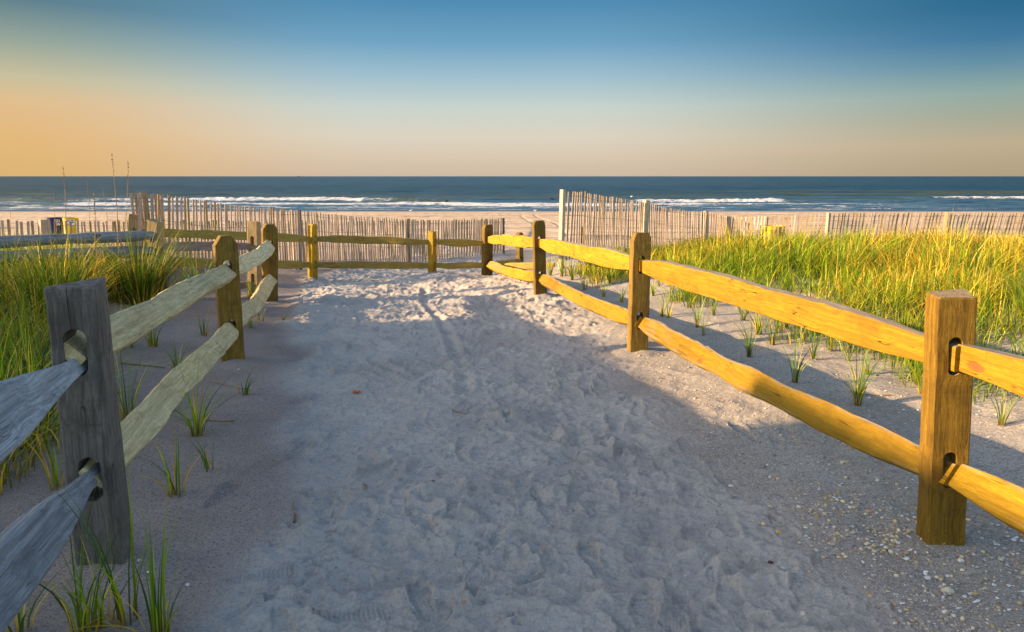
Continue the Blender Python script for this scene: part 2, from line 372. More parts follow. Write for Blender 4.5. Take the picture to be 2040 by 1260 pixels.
    def place(n, ymin, ymax, kinds, pw=1.0, side=0):
        k = 0; g = 0
        while k < n and g < n * 20:
            g += 1
            y = ymin + (ymax - ymin) * r_.random() ** pw; l, r = path_edges(y)
            if side: x = r_.uniform(r - .1, r + 1.2)
            else: x = r_.uniform(float(l) - .05, float(r) + .15)
            if abs(x) > y * .9 + .5: continue
            kd = r_.choice(kinds)
            ang = r_.choice([1, -1]) * math.pi / 2 + r_.gauss(.12, .42)
            if kd == 'shoe': stamp(x, y, ang, r_.uniform(.23, .30), r_.uniform(.088, .108), 'shoe', r_.uniform(.005, .010))
            elif kd == 'bare': stamp(x, y, ang, r_.uniform(.20, .26), r_.uniform(.08, .1), 'bare', r_.uniform(.003, .007))
            elif kd == 'paw': stamp(x, y, ang, r_.uniform(.07, .11), .08, 'paw', r_.uniform(.006, .011))
            else: stamp(x, y, r_.uniform(0, 6.28), r_.uniform(.08, .2), r_.uniform(.05, .11), 'hole', r_.uniform(.003, .007) * (2.6 if y > 7 else 1))
            k += 1
    place(500, 6.5, 15, ['hole', 'hole', 'hole', 'bare'])
    place(120, 3.5, 8, ['hole', 'bare', 'shoe', 'hole'])
    place(30, 1.7, 4.5, ['hole', 'bare', 'shoe', 'paw'])
    place(170, 1.7, 6.5, ['shoe', 'shoe', 'shoe', 'bare', 'paw', 'paw'])
    place(25, 3, 8, ['hole', 'hole', 'bare'], side=1)
    for (px, py, a) in ((595, 905, 1.5), (645, 1020, 1.9), (520, 1150, .3), (760, 1175, .5), (700, 1240, .3), (1285, 1240, 1.55), (1095, 1030, 1.8), (670, 870, 1.4), (1240, 905, 1.2), (950, 1170, 1.5), (440, 990, 1.5), (1480, 870, 1.9)):
        p = at_z(px, py); stamp(p.x, p.y, a, .28, .105, 'shoe', .011)
    for (px, py) in ((610, 985), (600, 1205), (820, 1030), (880, 955), (1110, 995), (1310, 940), (1180, 1015), (660, 1080), (1030, 1245)):
        p = at_z(px, py); stamp(p.x, p.y, 1.6, .10, .09, 'paw', .012)
    # a dragged board or wheel has left a groove up the middle of the path
    gx = np.interp(y, [4.2, 5.4, 7.2, 9.3, 11.5], [-.28, -.40, -.72, -1.22, -1.5])
    d = (x - gx) / .05; gm = sstep(4.4, 5.2, y) * (1 - sstep(10.6, 11.4, y))
    Z += gm * (-.022 * np.exp(-d ** 2) + .014 * np.exp(-((np.abs(d) - 1.7) / .6) ** 2))
    # hollow scooped at the foot of the big right-hand post
    p = at_z(1740, 1045); Z += -.035 * np.exp(-(((x - p.x) / .13) ** 2 + ((y - p.y) / .06) ** 2))
    for k_ in ('R1', 'R2', 'R3', 'R4', 'R5', 'R6', 'L1', 'L2', 'L3', 'L3b'):
        q_ = PB[k_]; dd = np.hypot(x - q_.x, (y - q_.y)); Z += (.026 * np.exp(-(dd / .15) ** 2) - .012 * np.exp(-((dd - .26) / .08) ** 2)) * (.5 + vn(x, y, .12, 49))
    # beach beyond the fences: combed and driven over
    bm_ = sstep(19, 27, y) * (1 - sstep(95, 112, y))
    wy2 = y + (vn(x, y, 6, 41) - .5) * 1.2
    Z += bm_ * ((1 - np.abs(2 * vn(x * .12, wy2, .55, 42) - 1)) * .05 + (vn(x * .2, wy2, 1.6, 43) - .5) * .10 + (vn(x * .5, y, .35, 44) - .5) * .07)
    for off in (0, 1.5):
        tx = .9 + off + np.sin((y - 30) / 9.0) * .4 + (y - 30) * .012
        Z += sstep(27, 30, y) * (1 - sstep(78, 84, y)) * -.05 * np.exp(-((x - tx) / .13) ** 2)
    Z += .10 * sstep(84, 88, y) * (1 - sstep(88, 92, y)) * vn(x, y, 3, 45)
    return Z
REL = build_relief()
GZ2 = GZ + REL
def build_ground():
    nr, nt_ = GX.shape
    V = np.stack([GX, GY, GZ2], -1).reshape(-1, 3)
    i = np.arange(nr - 1)[:, None]; j = np.arange(nt_)[None, :]; j2 = (j + 1) % nt_
    q = np.stack([i * nt_ + j, i * nt_ + j2, (i + 1) * nt_ + j2, (i + 1) * nt_ + j], -1).reshape(-1, 4)
    c = len(V); V = np.concatenate([V, [[0, 0, gz(0, 0)]]])
    jj = np.arange(nt_); t = np.stack([np.full(nt_, c), (jj + 1) % nt_, jj], -1)
    me = np_mesh('sand_ground', V, q, t)
    fattr(me, 'path', np.append(PM.ravel(), 1))
    fattr(me, 'wet', np.append((sstep(104, 114, GY + (vn(GX, GY, 9, 51) - .5) * 5)).ravel(), 0))
    gr = sstep(.7, 1.25, GX - .0 * GY) * sstep(1, 2, GY) * (1 - sstep(7, 9.5, GY)) * (1 - PM)
    fattr(me, 'gravel', np.append(gr.ravel(), 0))
    m, nt, N, L, B = new_mat('beach_sand')
    g = N('ShaderNodeNewGeometry'); P = g.outputs['Position']
    def at(n): a = N('ShaderNodeAttribute'); a.attribute_name = n; return a.outputs['Fac']
    n1 = noise(N, L, P, 1.3, 5, .6); n2 = noise(N, L, P, 95, 4, .8); n3 = noise(N, L, P, 330, 2, .7); n4 = noise(N, L, P, 28, 4, .7)
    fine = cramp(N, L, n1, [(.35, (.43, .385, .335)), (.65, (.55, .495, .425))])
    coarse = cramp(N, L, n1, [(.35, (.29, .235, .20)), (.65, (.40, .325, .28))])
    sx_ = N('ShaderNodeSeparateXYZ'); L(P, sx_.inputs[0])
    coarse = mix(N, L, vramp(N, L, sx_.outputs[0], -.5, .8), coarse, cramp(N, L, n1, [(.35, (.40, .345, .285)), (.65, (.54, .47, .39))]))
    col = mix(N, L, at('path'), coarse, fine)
    spk = mix(N, L, vramp(N, L, n2, .34, .52, 1, 0), (1, 1, 1), (.30, .30, .33))
    amt = N('ShaderNodeMapRange'); L(at('path'), amt.inputs[0]); amt.inputs[3].default_value = 1.; amt.inputs[4].default_value = .4
    col = mix(N, L, amt.outputs[0], col, mix(N, L, 1.0, col, spk, 'MULTIPLY'))
    col = mix(N, L, vramp(N, L, n3, .60, .72, 0, .45), col, (.70, .63, .55))
    col = mix(N, L, vramp(N, L, n4, .52, .72, 0, .55), col, tuple(v * .62 for v in (.36, .31, .27)))
    # gravelly strip
    vo = N('ShaderNodeTexVoronoi'); vo.inputs['Scale'].default_value = 120; L(P, vo.inputs['Vector'])
    vs = N('ShaderNodeSeparateColor'); L(vo.outputs['Color'], vs.inputs[0])
    gcol = cramp(N, L, vs.outputs[0], [(0, (.12, .10, .085)), (.35, (.22, .18, .14)), (.62, (.42, .34, .24)), (.86, (.55, .50, .42)), (1, (.72, .68, .62))])
    gm = N('ShaderNodeMath'); gm.operation = 'MULTIPLY'; L(at('gravel'), gm.inputs[0]); L(vramp(N, L, n4, .40, .62, 0, .5), gm.inputs[1])
    col = mix(N, L, gm.outputs[0], col, gcol)
    # beach: drier pinkish bands and a dark tide wrack line
    sp = N('ShaderNodeSeparateXYZ'); L(P, sp.inputs[0])
    far = vramp(N, L, sp.outputs[1], 18, 28)
    mp = N('ShaderNodeMapping'); L(P, mp.inputs[0]); mp.inputs['Scale'].default_value = (.06, .9, 1)
    band = noise(N, L, mp.outputs[0], 1.3, 6, .7)
    bcol = cramp(N, L, band, [(.36, (.25, .17, .105)), (.48, (.52, .385, .26)), (.64, (.66, .51, .36))])
    col = mix(N, L, far, col, bcol)
    col = mix(N, L, at('wet'), col, (.40, .30, .23))
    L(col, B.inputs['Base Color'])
    rg = N('ShaderNodeMapRange'); L(at('wet'), rg.inputs[0]); rg.inputs[3].default_value = .92; rg.inputs[4].default_value = .3; L(rg.outputs[0], B.inputs['Roughness'])
    B.inputs['Specular IOR Level'].default_value = .18
    b = bump(N, L, n2, .0045, 1.); b = bump(N, L, n3, .0018, 1., b); b = bump(N, L, n4, .012, .7, b)
    vb = N('ShaderNodeMath'); vb.operation = 'MULTIPLY'; L(vo.outputs['Distance'], vb.inputs[0]); L(gm.outputs[0], vb.inputs[1])
    vb2 = N('ShaderNodeMath'); vb2.operation = 'MULTIPLY'; L(vb.outputs[0], vb2.inputs[0]); vb2.inputs[1].default_value = -1
    L(bump(N, L, vb2.outputs[0], .006, 1, b), B.inputs['Normal'])
    return tag(mk('sand', me, m), 'pale beach sand with footprints running down to the water', kind='structure')
build_ground()

# ------------------------------------------------------------------ sea
def foam_noise(x, y, s): return vn(x, y, s, 61) * .6 + vn(x, y, s * .4, 62) * .4
def build_sea():
    ys = np.concatenate([np.arange(100, 128, .45), np.arange(128, 190, .28), np.exp(np.linspace(math.log(190), math.log(520), 110)), [640, 800, 1000]])
    tx = np.linspace(-1, 1, 560)
    Y = np.repeat(ys[:, None], len(tx), 1); X = tx[None, :] * (Y * .95 + 10)
    z = np.zeros_like(X); foam = np.zeros_like(X); face = np.zeros_like(X)
    def px2x(px, y): return (px - 1020) / 1350 * y
    fade = 1 - sstep(430, 520, Y)
    # background swell and chop
    z += fade * ((vn(X * .12, Y + X * .02, 7, 63) - .5) * .5 + (vn(X * .35, Y, 2.6, 64) - .5) * .22)
    z += fade * (vn(X, Y, .9, 65) - .5) * .07 * (Y < 260)
    def brk(py, pxs, h, fo, front=1.6, back=4.5, mean=2.5, seed=0, foamback=3.0):
        y0 = 6.0 / ((py - HOR) / FPX)
        yc = y0 + (vn(X, Y * 0, 23, 70 + seed) - .5) * mean * 2 + (vn(X, Y * 0, 6, 80 + seed) - .5) * mean * .5
        env = np.interp(X, [px2x(p, y0) for p, _, _ in pxs], [a for _, a, _ in pxs])
        fe = np.interp(X, [px2x(p, y0) for p, _, _ in pxs], [b for _, _, b in pxs])
        d = Y - yc
        prof = np.where(d < 0, np.exp(-(d / front) ** 2), np.exp(-(d / back) ** 2))
        nonlocal z, foam, face
        rough = 1 + fe * (foam_noise(X, Y, 1.1) - .5) * .9
        z += h * env * prof * rough
        band = np.where(d < 0, np.exp(-(d / (front * 1.6)) ** 2), np.exp(-(d / foamback) ** 2))
        foam = np.maximum(foam, fo * fe * band * (.48 + 1.0 * foam_noise(X, Y, 1.3)))
        face = np.maximum(face, env * (1 - fe) * np.exp(-((d + front * .5) / front) ** 2))
    # (photo column, height factor, foam factor) along each crest
    brk(401.5, [(-400, .9, 0), (90, 1, 0), (150, .9, .3), (240, .7, .55), (330, .7, .8), (420, .9, 1), (715, .95, 1), (735, 1.1, .45), (870, 1.1, .30), (905, .8, .1), (980, .3, 0), (1390, .2, 0), (1440, .35, .2), (2400, .2, 0)], .80, 1.05, seed=1)
    brk(402, [(1180, 0, 0), (1250, .5, .4), (1300, .8, .9), (1480, .9, 1), (1545, .9, .9), (1570, .6, .2), (1640, .3, 0), (2400, .1, 0)], .75, 1.0, seed=6)
    brk(408, [(-400, .6, .0), (60, .7, 0), (130, .8, .3), (170, .9, .9), (260, .7, .9), (420, .5, .9), (1000, .5, .85), (1200, .5, .8), (1500, .45, .7), (1720, .4, .5), (1860, .3, .1), (2400, .2, .1)], .6, 1.05, seed=2, foamback=4)
    brk(413.5, [(-400, .3, .8), (200, .35, .8), (500, .3, .7), (820, .3, .6), (1000, .3, .5), (1250, .3, .4), (1560, .2, .15), (2400, .1, .1)], .28, .85, seed=3, mean=1.5, foamback=2.2)
    brk(416.8, [(-400, .3, 1), (700, .2, .9), (1000, .2, .7), (1300, .2, .7), (1500, .2, .6), (1900, .1, .3), (2400, .1, .3)], .08, .7, seed=4, mean=1.2, front=.5, back=1, foamback=.7)
    brk(396.5, [(1380, 0, 0), (1700, .5, 0), (1830, .7, .3), (1900, .8, .75), (2100, .9, .7), (2500, .9, .6)], .7, .95, seed=5)
    brk(388, [(-400, 1, 0), (260, .7, 0), (700, .5, 0), (1400, .7, 0), (1800, 1, 0), (2500, 1.2, 0)], .75, 0, seed=7, front=3, back=7, mean=5)
    brk(382, [(-400, .5, 0), (1100, .3, 0), (1500, .7, 0), (2500, .9, 0)], .6, 0, seed=8, front=4, back=8, mean=6)
    brk(394, [(-400, .3, 0), (500, .6, 0), (1050, .7, 0), (1300, .8, 0), (1560, .5, 0), (2500, .3, 0)], .6, 0, seed=9, front=3, back=6, mean=3)
    # spent foam between the lines
    lace = sstep(.54, .68, foam_noise(X * .30, Y, 1.5)) * sstep(116, 122, Y) * (1 - sstep(158, 166, Y)) * (.9 - .5 * sstep(50, 110, X))
    foam = np.maximum(foam, lace * .62)
    z *= sstep(112, 124, Y)
    z += .0
    V = np.stack([X, Y, SEA_Z + z], -1).reshape(-1, 3)
    nr, nc = X.shape
    i = np.arange(nr - 1)[:, None]; j = np.arange(nc - 1)[None, :]
    q = np.stack([i * nc + j, i * nc + j + 1, (i + 1) * nc + j + 1, (i + 1) * nc + j], -1).reshape(-1, 4)
    me = np_mesh('sea', V, q)
    # far water joined on as large sheets on the same level
    bmv = [(-40000, 1000, SEA_Z), (40000, 1000, SEA_Z), (40000, 50000, SEA_Z), (-40000, 50000, SEA_Z)]
    xl = float(X[-1, 0]); xr = float(X[-1, -1]); x0 = float(X[0, -1])
    sides = [(x0, 100, SEA_Z), (3000, 100, SEA_Z), (3000, 1000, SEA_Z), (xr, 1000, SEA_Z), (-x0, 100, SEA_Z), (-3000, 100, SEA_Z), (-3000, 1000, SEA_Z), (xl, 1000, SEA_Z)]
    V = np.concatenate([V, bmv, sides]); n0 = nr * nc
    q = np.concatenate([q, [[n0, n0 + 1, n0 + 2, n0 + 3], [n0 + 4, n0 + 5, n0 + 6, n0 + 7], [n0 + 9, n0 + 8, n0 + 11, n0 + 10]]])
    bpy.data.meshes.remove(me); me = np_mesh('sea', V, q)
    pad = np.zeros(12)
    fattr(me, 'foam', np.concatenate([foam.ravel(), pad])); fattr(me, 'face', np.concatenate([face.ravel(), pad]))
    m, nt, N, L, B = new_mat('sea_water')
    g = N('ShaderNodeNewGeometry'); P = g.outputs['Position']
    sp = N('ShaderNodeSeparateXYZ'); L(P, sp.inputs[0])
    def at(n): a = N('ShaderNodeAttribute'); a.attribute_name = n; return a.outputs['Fac']
    def sc(s): mp = N('ShaderNodeMapping'); L(P, mp.inputs[0]); mp.inputs['Scale'].default_value = s; return mp.outputs[0]
    w1 = noise(N, L, sc((.10, .35, 1)), 1.0, 7, .62); w2 = noise(N, L, sc((.9, 1.6, 1)), 1.0, 5, .65); w3 = noise(N, L, sc((.012, .03, 1)), 1., 6, .6)
    deep = cramp(N, L, w3, [(.38, (.001, .018, .036)), (.62, (.003, .040, .070))])
    deep = mix(N, L, vramp(N, L, w1, .42, .66, 0, .6), deep, (.022, .095, .135))
    w4 = noise(N, L, sc((.02, .11, 1)), 1.0, 6, .7)
    deep = mix(N, L, vramp(N, L, w4, .50, .62, 0, .75), deep, (.001, .012, .024))
    shal = cramp(N, L, w1, [(.35, (.012, .06, .11)), (.62, (.10, .20, .30))])
    col = mix(N, L, vramp(N, L, sp.outputs[1], 230, 150, 0, .8), deep, shal)
    col = mix(N, L, vramp(N, L, at('face'), .15, .8, 0, .8), col, (.075, .09, .035))
    fn = noise(N, L, sc((.9, 2.2, 2)), 1.5, 6, .75)
    fm = N('ShaderNodeMath'); fm.operation = 'MULTIPLY_ADD'; L(fn, fm.inputs[0]); fm.inputs[1].default_value = 1.5; fm.inputs[2].default_value = -.78
    fa = N('ShaderNodeMath'); fa.operation = 'ADD'; L(fm.outputs[0], fa.inputs[0]); L(at('foam'), fa.inputs[1])
    F = vramp(N, L, fa.outputs[0], .36, .62)
    col = mix(N, L, F, col, (.66, .67, .68))
    L(col, B.inputs['Base Color'])
    B.inputs['Specular IOR Level'].default_value = .20
    ro = N('ShaderNodeMapRange'); L(F, ro.inputs[0]); ro.inputs[3].default_value = .34; ro.inputs[4].default_value = .9; L(ro.outputs[0], B.inputs['Roughness'])
    b = bump(N, L, w1, 2.2, 1.0); b = bump(N, L, w2, .35, 1.0, b); b = bump(N, L, fn, .12, .8, b)
    L(b, B.inputs['Normal'])
    return tag(mk('sea', me, m), 'teal blue ocean with lines of small white breakers', kind='structure')
build_sea()

# ------------------------------------------------------------------ made-up house out of view, roof steps shaped to shade the near path
es = Vector((-SUN.x, -SUN.y, 0)).normalized(); eu = Vector((-es.y, es.x, 0))
def box_bm(bm, cx, cy, cz, sx, sy, sz):
    r = bmesh.ops.create_cube(bm, size=1); bmesh.ops.scale(bm, vec=(sx, sy, sz), verts=r['verts']); bmesh.ops.translate(bm, vec=(cx, cy, cz), verts=r['verts']); return r
def build_shade_house():
    c = es * -18
    root = empty('shade_house', (c.x, c.y, .2)); tag(root, 'added grey shingled house out of view on the left, shaped to shade the near path', 'house')
    root.rotation_euler[2] = math.atan2(es.y, es.x)
    wl = plain('grey_siding', (.32, .30, .28), .8, grain=.3, scale=6); tr = plain('white_trim', (.75, .74, .70), .6); gl = plain('window_glass', (.03, .04, .05), .08, spec=.8); rf = plain('roof_shingle', (.12, .11, .10), .9, grain=.3)
    def part(name, m, *boxes, parent=root):
        bm = bmesh.new()
        for b in boxes: box_bm(bm, *b)
        me = bpy.data.meshes.new(name); bm.to_mesh(me); bm.free(); o = mk(name, me, m); o.parent = parent; return o
    part('wall', wl, (0, -2.0, 1.98, 8, 11.6, 4.54), (0, 5.22, 1.745, 8, 2.64, 4.08), (0, 7.1, 1.64, 8, 1.1, 3.87))
    part('roof', rf, (0, -2.0, 4.34, 8.5, 11.8, .14), (0, 5.25, 3.87, 8.5, 2.7, .14), (0, 7.15, 3.66, 8.5, 1.1, .14))
    for k in range(5):
        for zz in (1.7,):
            fr = part('window', tr, (4.03, -6.2 + k * 2.9, zz, .08, 1.2, 1.5)); part('pane', gl, (4.08, -6.2 + k * 2.9, zz, .03, 1.0, 1.3), parent=fr)
build_shade_house()

# ------------------------------------------------------------------ split-rail fences
def smooth_noise(n, k, rnd):
    """n samples of a gentle random curve with k knots"""
    kn = [rnd.uniform(-1, 1) for _ in range(k)]
    t = np.linspace(0, k - 1, n); i = np.clip(t.astype(int), 0, k - 2); f = t - i; f = f if k > 6 else f * f * (3 - 2 * f)
    kn = np.array(kn); return kn[i] * (1 - f) + kn[i + 1] * f
def rail_mesh(length, h, w, seed, taper=.35, bow=.0, wav=.012, twist=0., rag=.004, tip=(.085, .034), tl=.5, cutn=4, roundness=0.):
    """rail along local X, height along Z, thickness along Y; ends thinned to sit in the slots"""
    rnd = random.Random(seed); n = 34
    t = np.linspace(0, 1, n); L_ = length
    prof = []                       # section corners, split-wood shape with eased corners
    k = 16
    for i in range(k):
        a = 2 * math.pi * (i + .5) / k
        e = .2 if not roundness else 1.0
        cx, cz = math.cos(a), math.sin(a)
        prof.append((math.copysign(abs(cx) ** e, cx) * (1 + rnd.uniform(-.06, .06)), math.copysign(abs(cz) ** e, cz) * (1 + rnd.uniform(-.05, .05))))
    prof = np.array(prof)
    sc = 0; hh = smooth_noise(n, 10, rnd) * .07 + 1; ww = smooth_noise(n, 10, rnd) * .15 + 1
    cy = smooth_noise(n, 5, rnd) * wav; cz = smooth_noise(n, 6, rnd) * wav + bow * np.sin(t * math.pi)
    for _ in range(cutn):           # chopped scallops where splinters broke away
        c0 = rnd.uniform(.12, .9); wd = rnd.uniform(.01, .04); am = rnd.uniform(.02, .10)
        hh -= am * np.exp(-((t - c0) / wd) ** 2); ww -= am * 1.1 * np.exp(-((t - c0 - .01) / wd) ** 2)
    d = np.minimum(t, 1 - t) * L_
    f = np.clip(d / tl, 0, 1); f = f * f * (3 - 2 * f)
    H = (tip[0] * (1 - f) + h * hh * f) / 2; Wd = (tip[1] * (1 - f) + w * ww * f) / 2
    tw = twist * (t - .5) * f + smooth_noise(n, 5, rnd) * .10 * f
    y = prof[:, 0][None, :] * Wd[:, None]; z = prof[:, 1][None, :] * H[:, None]
    jit = np.array([[rnd.uniform(-1, 1) for _ in range(k)] for _ in range(n)]) * rag
    y = y + jit * .7 * f[:, None]; z = z + np.roll(jit, 1, 1) * f[:, None]
    yy = y * np.cos(tw)[:, None] - z * np.sin(tw)[:, None] + cy[:, None]; zz = y * np.sin(tw)[:, None] + z * np.cos(tw)[:, None] + cz[:, None]
    V = np.stack([np.repeat((t * L_)[:, None], k, 1), yy, zz], -1).reshape(-1, 3)
    i = np.arange(n - 1)[:, None]; j = np.arange(k)[None, :]; j2 = (j + 1) % k
    q = np.stack([i * k + j, (i + 1) * k + j, (i + 1) * k + j2, i * k + j2], -1).reshape(-1, 4)
    c0 = len(V); V = np.concatenate([V, [V[:k].mean(0)], [V[-k:].mean(0)]]); jj = np.arange(k)
    tr = np.concatenate([np.stack([np.full(k, c0), jj, (jj + 1) % k], -1), np.stack([np.full(k, c0 + 1), (n - 1) * k + (jj + 1) % k, (n - 1) * k + jj], -1)])
    me = np_mesh('rail', V, q, tr); me.set_sharp_from_angle(angle=R(16)); return me
_rs = [100]
def rail(parent, A, B, mat, h=.155, w=.075, roll=0., over=.06, off=.018, seed=None, label=None, **kw):
    _rs[0] += 1; seed = seed or _rs[0]
    A = Vector(A); B = Vector(B); d = (B - A).normalized(); side = Vector((0, 0, 1)).cross(d).normalized()
    A2 = A - d * over + side * off; B2 = B + d * over - side * off
    d = (B2 - A2).normalized(); side = Vector((0, 0, 1)).cross(d).normalized(); up = d.cross(side)
    me = rail_mesh((B2 - A2).length, h, w, seed, **kw)
    o = bpy.data.objects.new('rail', me); COL.objects.link(o); me.materials.append(mat)
    q = Matrix((d, side, up)).transposed().to_4x4()
    o.matrix_world = Matrix.Translation(A2) @ q @ Matrix.Rotation(roll, 4, 'X')
    child(o, parent)
    if label: o['label'] = label
    return o
def post(parent, base, top, w, d, ang, mat, slots=(.30, .80), style='chamfer', seed=0, slot=(.058, .15), label=None, split=False):
    """post standing from base to top (Vectors); w across the path side, d along the fence; slots run along local Y"""
    rnd = random.Random(seed + 900); base = Vector(base); top = Vector(top); H = (top - base).length; sink = .30
    bm = bmesh.new(); rings = []
    def lvl(z, sx, sy, ox=0, oy=0, tz=(0, 0, 0, 0)):
        c = .008
        pts = []
        for (a, b, q) in ((-1, -1, 0), (1, -1, 1), (1, 1, 2), (-1, 1, 3)):
            X = a * w / 2 * sx + ox; Y = b * d / 2 * sy + oy
            if q in (0, 2): pts += [(X, Y - b * c, z + tz[q]), (X - a * c, Y, z + tz[q])]
            else: pts += [(X - a * c, Y, z + tz[q]), (X, Y - b * c, z + tz[q])]
        rings.append([bm.verts.new(p) for p in pts])
    zs = np.linspace(-sink, H - .075, 13)
    for z in zs: lvl(z, 1 + rnd.uniform(-.018, .018), 1 + rnd.uniform(-.018, .018), rnd.uniform(-.002, .002), rnd.uniform(-.002, .002))
    tj = [rnd.uniform(-.012, .012) for _ in range(4)]
    if style == 'chamfer': lvl(H, .74, .96, tz=tj)
    elif style == 'round': lvl(H - .02, .90, .98); lvl(H, .62, .9, tz=tj)
    elif style == 'point': lvl(H - .012, .60, .9, rnd.uniform(-.004, .004)); lvl(H, .42, .8, tz=tj)
    elif style == 'slant': lvl(H - .03, 1, 1, tz=(.0, -.03, -.045, .01))
    else: lvl(H - .004, 1, 1, tz=tj); lvl(H + .004, .93, .9, tz=tj)
    for a, b in zip(rings, rings[1:]):
        for i in range(8): bm.faces.new((a[i], a[(i + 1) % 8], b[(i + 1) % 8], b[i]))
    bm.faces.new(list(reversed(rings[0]))); bm.faces.new(rings[-1])
    bmesh.ops.recalc_face_normals(bm, faces=bm.faces)
    me = bpy.data.meshes.new('post'); bm.to_mesh(me); bm.free()
    o = bpy.data.objects.new('post', me); COL.objects.link(o)
    cb = bmesh.new()
    for i, zc in enumerate(slots):
        ring = []
        for kx in range(16):
            a = 2 * math.pi * kx / 16; sw, sh = slot[0] / 2, slot[1] / 2
            X = math.cos(a) * sw * (1 + rnd.uniform(-.04, .04)); Z = math.sin(a) * sw + math.copysign(sh - sw, math.sin(a) + 1e-9)
            ring.append((X, Z + zc))
        f = [cb.verts.new((x, -d, z)) for x, z in ring]; g = [cb.verts.new((x, d, z)) for x, z in ring]
        for kx in range(16): cb.faces.new((f[kx], f[(kx + 1) % 16], g[(kx + 1) % 16], g[kx]))
        cb.faces.new(list(reversed(f))); cb.faces.new(g)
    cbs = [cb]
    if split:      # a drying split down the front face, wide enough to see into
        cb = bmesh.new(); cbs.append(cb)
        v = [cb.verts.new(p) for p in [(-.012, -d, .86), (-.006, -d, .86), (-.008, -d * .30, .86), (-.014, -d, H + .1), (-.002, -d, H + .1), (-.008, -d * .25, H + .1)]]
        for f in ((0, 1, 2), (5, 4, 3)): cb.faces.new([v[i] for i in f])
        for f in ((0, 3, 4, 1), (1, 4, 5, 2), (2, 5, 3, 0)): cb.faces.new([v[i] for i in f])
    for cb in cbs:
        bmesh.ops.recalc_face_normals(cb, faces=cb.faces)
        cm = bpy.data.meshes.new('cut'); cb.to_mesh(cm); cb.free(); co = bpy.data.objects.new('cut', cm); COL.objects.link(co)
        md = o.modifiers.new('b', 'BOOLEAN'); md.operation = 'DIFFERENCE'; md.object = co; md.solver = 'EXACT'
        dg = bpy.context.evaluated_depsgraph_get(); me2 = bpy.data.meshes.new_from_object(o.evaluated_get(dg)); o.modifiers.clear()
        o.data = me2; bpy.data.meshes.remove(me); bpy.data.objects.remove(co); bpy.data.meshes.remove(cm); me = me2
    me2.name = 'post'; me2.materials.clear(); me2.materials.append(mat)
    me2.polygons.foreach_set('use_smooth', np.ones(len(me2.polygons), bool)); me2.set_sharp_from_angle(angle=R(28))
    ax = (top - base).normalized(); yd = Vector((-math.sin(ang), math.cos(ang), 0)); xd = yd.cross(ax).normalized(); yd = ax.cross(xd)
    o.matrix_world = Matrix.Translation(base) @ Matrix((xd, yd, ax)).transposed().to_4x4()
    child(o, parent)
    if label: o['label'] = label
    return o
def hdir(a, b): return math.atan2(-(b.x - a.x), b.y - a.y)       # rotation that turns local Y towards b
def up(k, z, lat=0.0): b = PB[k]; return Vector((b.x + PT[k].x * z + lat, b.y, b.z + z))
TOPPX = dict(R1=(1895, 587), R2=(1277, 464), R3=(1073, 440), R4=(971, 448), R5=(861, 461), R6=(623, 447), L3=(537, 446), L3b=(506, 442), L5=(309, 434), L2=(447, 471), L1=(150, 566), C=(267, 427))
PT = {}; TOP = {}
for k, (px, py) in TOPPX.items():
    t = at_y(px, py, PB[k].y); TOP[k] = t; PT[k] = Vector(((t.x - PB[k].x) / (t.z - PB[k].z), 0, 0))
PB['R0'] = PB['R1'] + (PB['R1'] - PB['R2']) * .95; PB['R0'].z = 0; PT['R0'] = Vector((0, 0, 0)); TOP['R0'] = PB['R0'] + Vector((0, 0, 1.1))
PB['L0'] = Vector((-1.25, -.35, .0)); PT['L0'] = Vector((0, 0, 0)); TOP['L0'] = PB['L0'] + Vector((0, 0, 1.1))

fr = empty('split_rail_fence', PB['R1']); tag(fr, 'yellow two rail fence along the right edge of the path', 'fence')
a1 = hdir(PB['R1'], PB['R2']); a0 = a1
post(fr, PB['R0'], TOP['R0'], .15, .11, a1, M['post_y'], (.34, .84), 'flat', 1)
post(fr, PB['R1'], TOP['R1'], .158, .105, -.10, M['post_y'], (.36, .86), 'flat', 2, slot=(.056, .165))
post(fr, PB['R2'], TOP['R2'], .165, .12, .08, M['post_b'], (.33, .83), 'chamfer', 3, slot=(.06, .16))
a2 = hdir(PB['R2'], PB['R3'])
post(fr, PB['R3'], TOP['R3'], .165, .13, .16, M['post_b'], (.31, .80), 'round', 4)
post(fr, PB['R4'], TOP['R4'], .185, .13, .55, M['post_b'], (.32, .80), 'chamfer', 5)
for (a, b) in (('R0', 'R1'), ('R1', 'R2'), ('R2', 'R3'), ('R3', 'R4')):
    za, zb = {'R0': (.33, .84), 'R1': (.34, .845), 'R2': (.31, .815), 'R3': (.29, .77), 'R4': (.30, .76)}[a], {'R1': (.34, .845), 'R2': (.31, .815), 'R3': (.29, .77), 'R4': (.30, .76)}[b]
    rail(fr, up(a, za[1]), up(b, zb[1]), M['rail_y'], h=.170, w=.07, wav=.010, tip=(.108, .036), tl=.7, bow=.02)
    rail(fr, up(a, za[0]), up(b, zb[0]), M['rail_y'], h=.155, w=.075, wav=.007, roll=R(34), twist=.35, tip=(.10, .036), tl=.45, bow=-.03, cutn=6)

